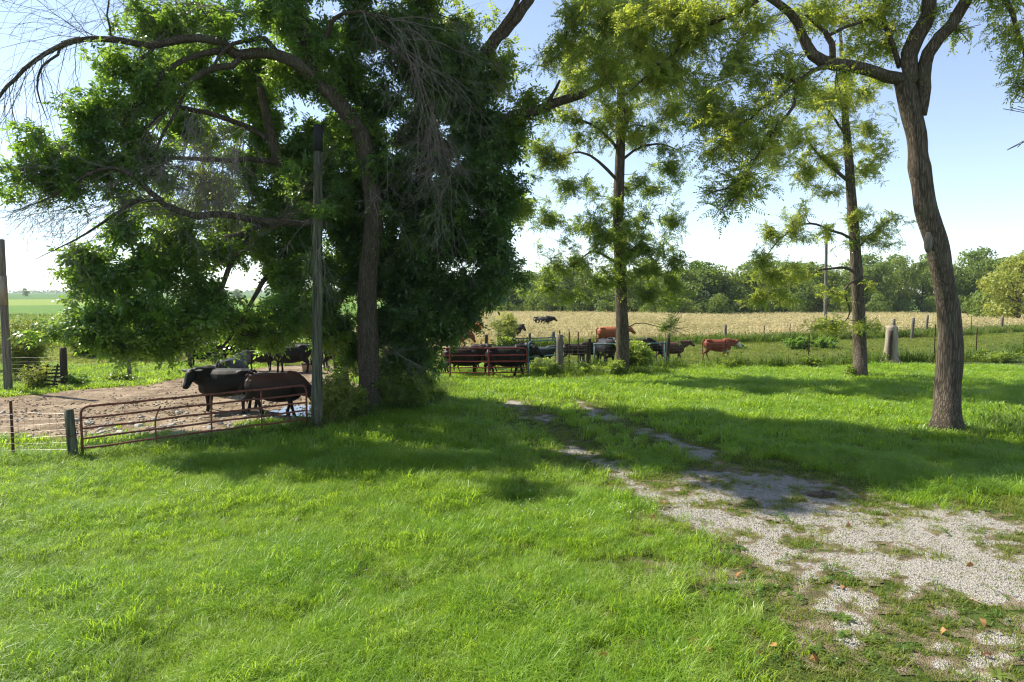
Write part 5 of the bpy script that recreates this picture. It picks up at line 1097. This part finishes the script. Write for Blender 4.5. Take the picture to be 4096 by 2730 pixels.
while u < 4700:
    d = 158 + 10 * math.sin(u * .004) + rng.uniform(-4, 4) + max(0, u - 3300) * .012; x = (u - 2048) / F_PX * d; vt = np.interp(u, [1880, 2000, 2150, 2400, 2800, 2950, 3200, 3560, 3700, 4096, 4700], [1110, 1095, 1075, 1075, 1060, 1040, 1055, 1035, 1045, 1010, 1000]) + rng.normal(0, 9)
    z = CAM_H + (1170 - vt) / F_PX * d; hh = z - h1(x, d); far_tree('wood_edge_tree', x, d, rng.uniform(.85, 1.15), hh / 13.2, FC[k % 6], FT[k % 3], LBL[0], 'trees along the far wood edge'); u += rng.uniform(62, 96); k += 1
    if k % 2 == 0:
        d2 = d + rng.uniform(11, 20); x2 = x + rng.uniform(-4, 4); far_tree('wood_tree', x2, d2, 1.15, hh / 13.2 * rng.uniform(1.08, 1.22), FC[(k * 5 + 2) % 6], FT[k % 3], LBL[1], 'trees deeper in the far wood')
u = 1860.0
while u < 4700:
    d = 150 + 10 * math.sin(u * .004) + rng.uniform(-3, 3) + max(0, u - 3300) * .012; x = (u - 2048) / F_PX * d
    far_tree('wood_edge_bush', x, d, rng.uniform(.8, 1.3), rng.uniform(.7, 1.5), FB[k % 3], None, 'low bush at the foot of the far wood', 'bushes along the far wood foot', 'bush'); k += 1; u += rng.uniform(55, 120)
# yellowish field tree at the right
yc = far_crown(977, 9.5, 4.6, 5200, .34, .16, M['leaf_yellowgreen']); x, y = (4068 - 2048) / F_PX * 98, 98.
far_tree('field_tree', x, y, 1.05, 1.02, yc, far_trunk(978, 8, .42), 'lone pale yellow-green tree standing in the dry pasture before the wood', None)
far_tree('field_bush', (3960 - 2048) / F_PX * 112, 112., 1.6, 1.5, FB[1], None, 'wide dark bush beside the pale yellow-green field tree', None, 'bush')
# far left: hedge trees and horizon woods
for i, (u, d, s) in enumerate([(290, 640, .75), (320, 640, .9), (352, 630, .85), (385, 640, 1.0), (415, 630, .8), (105, 900, 1.0), (445, 560, 1.2), (480, 550, 1.2), (1190, 600, .7), (900, 700, .8), (950, 700, .9)]):
    x = (u - 2048) / F_PX * d; far_tree('hedge_tree', x, d, s, s * .8, FC[i % 6], FT[0], 'small tree in the hedge row far out in the green fields', 'far hedge row trees')
mb = MB(); r = np.random.default_rng(5); n = 5200; xs = r.uniform(-4200, 900, n); ys = 2600 + 160 * np.sin(xs * .003) + r.uniform(-60, 60, n); zz = hgt(xs, ys) + r.uniform(0, 1, n) * (5 + 16 * fbm(xs * .012, ys * 0, 3, 3))
A = np.c_[r.normal(0, 1, n), r.normal(0, .4, n), r.normal(0, .4, n)]; A /= np.linalg.norm(A, axis=1, keepdims=True); B = np.cross(A, np.c_[r.normal(0, .3, n), np.ones(n), r.normal(0, .3, n)]); c = np.c_[xs, ys, zz]; s = r.uniform(3, 8, (n, 1))
V = np.stack([c + A * s, c + B * s * .7, c - A * s, c - B * s * .7], 1).reshape(-1, 3)
tag(obj('distant_woods', mesh('distant_woods', V, np.arange(n * 4).reshape(-1, 4), M['leaf_far'])), 'low line of woods on the horizon', 'woods', kind='stuff')

def bush(name, u, v, w, hh, key, n, label, scl=(.7, 1.2), stems=9, group=None, cat='bush', pw=1.0, mat='twig'):
    g = gnd(u, v); t_ = thing(name, tuple(g), label, cat, group); mb = MB(); tips = []
    for i in range(stems):
        a = rng.uniform(0, 6.28); q = w * math.sqrt(rng.uniform(0, 1)); tip = np.array([q * math.cos(a), q * math.sin(a), hh * (1 - .45 * (q / w) ** 2) * rng.uniform(.7, 1.0)]); P = smooth_path(np.array([[rng.normal(0, .08), rng.normal(0, .08), -.05], tip * np.array([.35, .35, .5]), tip]), .2)
        V, Fc = tube(P, np.linspace(.02, .006, len(P)), 5, False); mb.add(V, Fc); tips.append(P)
    mb.build('stem', M[mat], t_)
    S_ = [];
    for i in range(n):
        P = tips[rng.integers(0, stems)]; q = P[int(rng.uniform(.12, 1) ** pw * (len(P) - 1))]; S_.append(q + rng.normal(0, .16, 3) * np.array([w, w, hh * .5]) / max(w, .3) * min(w, .8))
    S_ = np.array(S_); S_[:, 2] = np.maximum(S_[:, 2], .06)
    tag(scatter('foliage', key, S_, np.c_[rng.normal(0, .6, n), rng.normal(0, .6, n), rng.uniform(0, 6.28, n)], rng.uniform(*scl, n), t_), kind='stuff'); return t_
bush('roadside_bush', 2030, 1396, 1.35, 2.6, 'bush', 520, 'tall yellow-green bush behind the dark red gate', (.9, 1.5), 16)
bush('roadside_vine', 2020, 1402, 1.0, 1.2, 'weed', 220, 'dark green growth at the foot of the tall yellow-green bush', (.9, 1.5), 10)
bush('corner_sapling', 95, 1520, 1.2, 3.2, 'bush', 430, 'yellow-green sapling behind the pen corner pole', (.8, 1.3), 14)
bush('corner_brush', -120, 1500, 1.4, 2.2, 'weed', 300, 'green brush left of the pen corner pole', (.9, 1.4), 12)
bush('hedge_brush', 560, 1440, 2.2, 2.6, 'weed', 700, 'dark green brush beyond the pen behind drooping leaves', (1.2, 1.9), 16)
bush('hedge_brush', 350, 1425, 2.0, 2.4, 'weed', 500, 'dark brush beyond the pen between sapling and drooping leaves', (1.2, 1.9), 14)
bush('pallet_brush', 150, 1560, .7, 1.3, 'bush', 110, 'thin dry brush growing through the leaning pallet', (.6, 1.0), 12)
bush('pen_weed', 312, 1548, .5, .6, 'brightweed', 60, 'small green weed clump at the foot of the pen corner post', (.7, 1.0), 7)
bush('pen_weed', 470, 1530, .6, .55, 'weed', 70, 'low weeds along the pen edge beyond the dirt', (.9, 1.3), 7)
bush('lane_weed', 3190, 1400, 1.15, .95, 'brightweed', 190, 'bright green weed bush in the lane left of the steel post', (.9, 1.3), 12)
bush('lane_weed', 3300, 1398, 1.0, .95, 'brightweed', 160, 'bright green weed bush in the lane nearer the slender walnut', (.9, 1.3), 12)
bush('lane_weed', 2960, 1400, .5, .6, 'brightweed', 50, 'small bright weed in front of the white-faced calf', (.8, 1.1), 6)
bush('post_sapling', 3248, 1474, .45, .85, 'weed', 70, 'small dark sapling growing at the foot of a steel fence post', (.9, 1.3), 6)
bush('post_weed', 2905, 1476, .5, .7, 'weed', 60, 'leafy weed at a steel post in front of the white-faced calf', (.9, 1.3), 6)
bush('trunk_vine', 2540, 1490, .9, 2.0, 'weed', 330, 'leafy vine growth right of the slim tree trunk', (.9, 1.4), 12)
bush('trunk_vine', 2470, 1510, .5, 1.0, 'weed', 80, 'leafy suckers at the foot of the slim tree', (.9, 1.3), 7)
bush('walnut_sucker', 3405, 1512, .35, .7, 'weed', 60, 'leafy suckers at the foot of the slender walnut', (.9, 1.3), 6)
bush('lane_brush', 3980, 1446, 1.4, .7, 'weed', 170, 'dark low brush under the wire fence right of the forked walnut', (.9, 1.4), 12)
bush('gate_brush', 2180, 1505, 1.0, .85, 'weed', 170, 'rank green weeds at the foot of the blue-green gate', (.9, 1.4), 12)
bush('corner_weed', 2360, 1500, .9, .7, 'weed', 120, 'rank weeds under the bowed wire fence', (.9, 1.4), 10)
bush('trunk_brush', 1345, 1690, .75, 1.7, 'bush', 230, 'sunlit yellow-green shrub between the wooden pole and the ash trunk', (.7, 1.1), 12)
bush('trunk_brush', 1400, 1668, .7, 1.1, 'weed', 220, 'dark undergrowth at the left foot of the ash trunk', (.9, 1.3), 10)
bush('trunk_brush', 1590, 1640, 1.1, 1.5, 'weed', 420, 'dark undergrowth at the right foot of the ash trunk', (.9, 1.4), 14)
bush('trunk_brush', 1665, 1590, .95, 1.2, 'weed', 300, 'dark undergrowth below the dense tree beside the red gate', (.9, 1.4), 14)
print('far', time.time() - T0)

# ------------------------------------------------------------------ rocks in the pen
import bmesh
def rock_mesh(seed):
    r = np.random.default_rng(seed); b = bmesh.new()
    for k in range(22):
        z = 1 - 2 * (k + .5) / 22; a = k * 2.399; q = math.sqrt(1 - z * z); b.verts.new(np.array([q * math.cos(a), q * math.sin(a) * .75, z * .5]) * r.uniform(.72, 1.12))
    bmesh.ops.convex_hull(b, input=b.verts); me = bpy.data.meshes.new('rock'); b.to_mesh(me); b.free(); me.materials.append(M['rock']); return me
RK = [rock_mesh(i) for i in range(8)]
gd = GATE_B - GATE_A; k = 0; tries = 0
while k < 290 and tries < 6000:
    tries += 1
    if rng.uniform() < .78: u = rng.uniform(330, 1235); v = rng.normal(1740, 42)
    elif rng.uniform() < .6: u = rng.uniform(-60, 330); v = rng.normal(1715, 45)
    else: u = rng.uniform(600, 1240); v = rng.normal(1660, 25)
    if v < 1590: continue
    g = gnd(u, v)
    if gd[0] * (g[1] - GATE_A[1]) - gd[1] * (g[0] - GATE_A[0]) < .5 * np.linalg.norm(gd) * .5 and u > 280: continue
    if v > 1800 and u < 300: continue
    if fbm(g[0] * .9, g[1] * .9, 44, 3) < .40: continue
    s = float(np.clip(rng.lognormal(-2.7, .42), .04, .17)); o = obj('rock', RK[k % 8]); o.location = (g[0], g[1], g[2] + .045 + s * .12); o.rotation_euler = (rng.normal(0, .25), rng.normal(0, .25), rng.uniform(0, 6.28)); o.scale = (s, s, s)
    tag(o, 'pale rough limestone rock lying on the ground of the dirt pen', 'rock', 'rocks scattered in the dirt pen'); k += 1
gm = []
for i in range(4):
    me = RK[i].copy(); gm.append(me)
library('rubble', gm)
x, y = zone(15, 27, 5, lambda x, y: sstep(.4, .9, dirt(x, y)) * sstep(.42, .6, fbm(x * .8, y * .8, 44, 3)), xlo=-24, xhi=-4)
n = len(x); stuff(scatter('rubble', 'rubble', np.c_[x, y, hgt(x, y) + .05], np.c_[rng.normal(0, .4, n), rng.normal(0, .4, n), rng.uniform(0, 6, n)], rng.uniform(.012, .04, n)), 'small stones and dried dung in the dirt pen', 'rubble')

cm_ = []
M['clod'] = simple('dirt_clod', [(.3, (.09, .065, .042)), (.7, (.26, .20, .14))], 5, .95, bs=0, spec=.1)
for i in range(3):
    me = RK[i].copy(); me.materials.clear(); me.materials.append(M['clod']); cm_.append(me)
library('clod', cm_)
x, y = zone(15, 32, 42, lambda x, y: sstep(.4, .9, dirt(x, y)) * sstep(.30, .62, fbm(x * .6, y * .6, 47, 3)) * np.where(y > 24, .5, 1), xlo=-26, xhi=-4)
n = len(x); stuff(scatter('dirt_clods', 'clod', np.c_[x, y, hgt(x, y) + .045], np.c_[rng.normal(0, .4, n), rng.normal(0, .4, n), rng.uniform(0, 6, n)], rng.uniform(.015, .055, n)), 'hoof-churned clods of dirt in the pen', 'dirt')
# ------------------------------------------------------------------ sticks, fallen leaves, broad-leaf weeds
def stick(pts, r, label):
    P = np.array([gnd(*p) for p in pts]); P[:, 2] += .02; b0 = P[0].copy(); Q = smooth_path(P - b0, .06); V, Fc = tube(Q, np.linspace(r, r * .55, len(Q)), 6); o = obj('stick', mesh('stick', V, Fc, M['stick'], True)); o.location = b0; tag(o, label, 'stick')
stick([(2948, 2168), (2960, 2205), (3000, 2230), (3015, 2240), (3008, 2258)], .009, 'thin curved grey stick lying in short grass beside the gravel')
stick([(2940, 2325), (2975, 2318), (3000, 2312)], .012, 'short straight stick lying in the grass below the curved stick')
stick([(3880, 2400), (3915, 2415), (3950, 2430)], .013, 'pale straight stick lying on the open gravel')
stick([(3032, 1998), (3062, 2010)], .011, 'short pale stick on shaded gravel near the dung')
rl = np.random.default_rng(3)
for i, (u, v) in enumerate([(2955, 2312), (3100, 2597), (2948, 2622), (2415, 2655), (2830, 2638), (2770, 2600), (3258, 2648), (3882, 2272), (3775, 2540), (3930, 2502), (3950, 2530), (3945, 2636), (3375, 2360), (3390, 2108), (2655, 2030), (2610, 2088), (2350, 1985), (3715, 2435), (1530, 1965), (1320, 1900)]):
    g = gnd(u, v); V, Fc = leafshape(.11, .07, .5, .5); me = mesh('fallen_leaf', (V - np.array([.05, 0, 0])) , Fc, M['deadleaf']); o = obj('fallen_leaf', me); hz = .09 if u < 2900 else .035
    o.location = (g[0], g[1], g[2] + hz); o.rotation_euler = (rl.normal(0, .6), rl.normal(0, .6), rl.uniform(0, 6.28)); tag(o, 'curled orange-brown fallen leaf lying on grass or gravel', 'leaf', 'fallen leaves on lawn and drive')
pm = []
for i in range(4):
    r = np.random.default_rng(60 + i); mb = MB()
    for k in range(9):
        a = k * 2.4 + r.uniform(-.3, .3); V, Fc = leafshape(r.uniform(.10, .17), r.uniform(.05, .075), .2, .15); mb.add(V @ frame(np.array([math.cos(a), math.sin(a), r.uniform(.15, .6)]), r.normal(0, .2)).T + np.array([0, 0, .015]), Fc)
    pm.append(mesh('broadleaf_weed', np.concatenate(mb.V), mb.F, M['leaf_mid']))
wl_ = [(2570, 2190), (2920, 2195), (2960, 2200), (2850, 2370), (2880, 2400), (2900, 2355), (3030, 2340), (3090, 2350), (3160, 2380), (3200, 2395), (3340, 2475), (3370, 2480), (3150, 2570), (3260, 2610), (3320, 2660), (3345, 2650), (3370, 2545), (3480, 2570), (3520, 2560), (3560, 2610), (3600, 2600), (3480, 2625), (2760, 2130), (3640, 1990), (3700, 1985), (3760, 2000), (3900, 2050), (3940, 2045), (3300, 2330), (2820, 2520), (2930, 2560), (3990, 2710)]
for i, (u, v) in enumerate(wl_):
    g = gnd(u, v); o = obj('broadleaf_weed', pm[i % 4]); o.location = tuple(g); o.rotation_euler = (0, 0, rl.uniform(0, 6.28)); s = rl.uniform(.5, .95); o.scale = (s, s, s); tag(o, 'broad-leaved plantain weed growing flat beside the gravel', 'weed', 'plantain weeds by the drive')
# heap of dried dung and hay
g = gnd(3290, 1985); dg_ = thing('dung_heap', tuple(g), 'dark heap of dung and dry grass on the gravel drive', 'dung')
b = bmesh.new(); bmesh.ops.create_icosphere(b, subdivisions=3, radius=1); me = bpy.data.meshes.new('heap')
for v_ in b.verts:
    q = v_.co; f = .8 + .5 * float(fbm(q.x * 2.3 + 5, q.y * 2.3 + q.z * 1.7, 12, 3)); v_.co = Vector((q.x * .26 * f, q.y * .15 * f, max(-.02, q.z * .085 * f)))
b.to_mesh(me); b.free(); me.materials.append(simple('dung', [(.3, (.035, .024, .016)), (.7, (.12, .09, .06))], 14, .95, bs=.8, bd=.03)); obj('heap', me, dg_)
mb = MB()
for i in range(60):
    a = rl.uniform(0, 6.28); q = rl.uniform(0, .33); p0 = np.array([q * math.cos(a), q * .6 * math.sin(a), .05 + .05 * rl.uniform()]); d = rl.normal(0, 1, 3) * np.array([1, 1, .35]); d /= np.linalg.norm(d); V, Fc = tube([p0, p0 + d * .07, p0 + d * .16 + np.array([0, 0, -.02])], [.003, .003, .002], 3, False); mb.add(V, Fc)
tag(mb.build('straw', M['stick'], dg_), kind='stuff')
# white clover heads
pts = [(u, v) for u, v in zip(rl.uniform(2050, 2650, 26), rl.normal(2060, 50, 26))] + [(3640, 1740), (3690, 1760), (1960, 2005)]
fm = bmesh.new(); bmesh.ops.create_icosphere(fm, subdivisions=1, radius=.012); fme = bpy.data.meshes.new('clover_flower'); fm.to_mesh(fme); fm.free(); fme.materials.append(M['flower'])
for u, v in pts:
    g = gnd(u, v); o = obj('clover_flower', fme); o.location = (g[0], g[1], g[2] + rl.uniform(.12, .19)); tag(o, 'small white clover flower head in the lawn', 'flower', 'white clover flowers in the lawn')
print('small', time.time() - T0)

# ------------------------------------------------------------------ the summer haze over the fields
hm_, t, o = newmat('haze'); pv = t.nodes.new('ShaderNodeVolumePrincipled'); pv.inputs['Color'].default_value = (.80, .89, 1.0, 1); pv.inputs['Density'].default_value = .00013; pv.inputs['Anisotropy'].default_value = .1
t.links.new(pv.outputs[0], o.inputs['Volume'])
V, Fc = box((0, 2775, 18), (9300, 5680, 54)); hz = obj('haze', mesh('haze', V, Fc, hm_)); tag(hz, kind='stuff')
print('script', time.time() - T0)
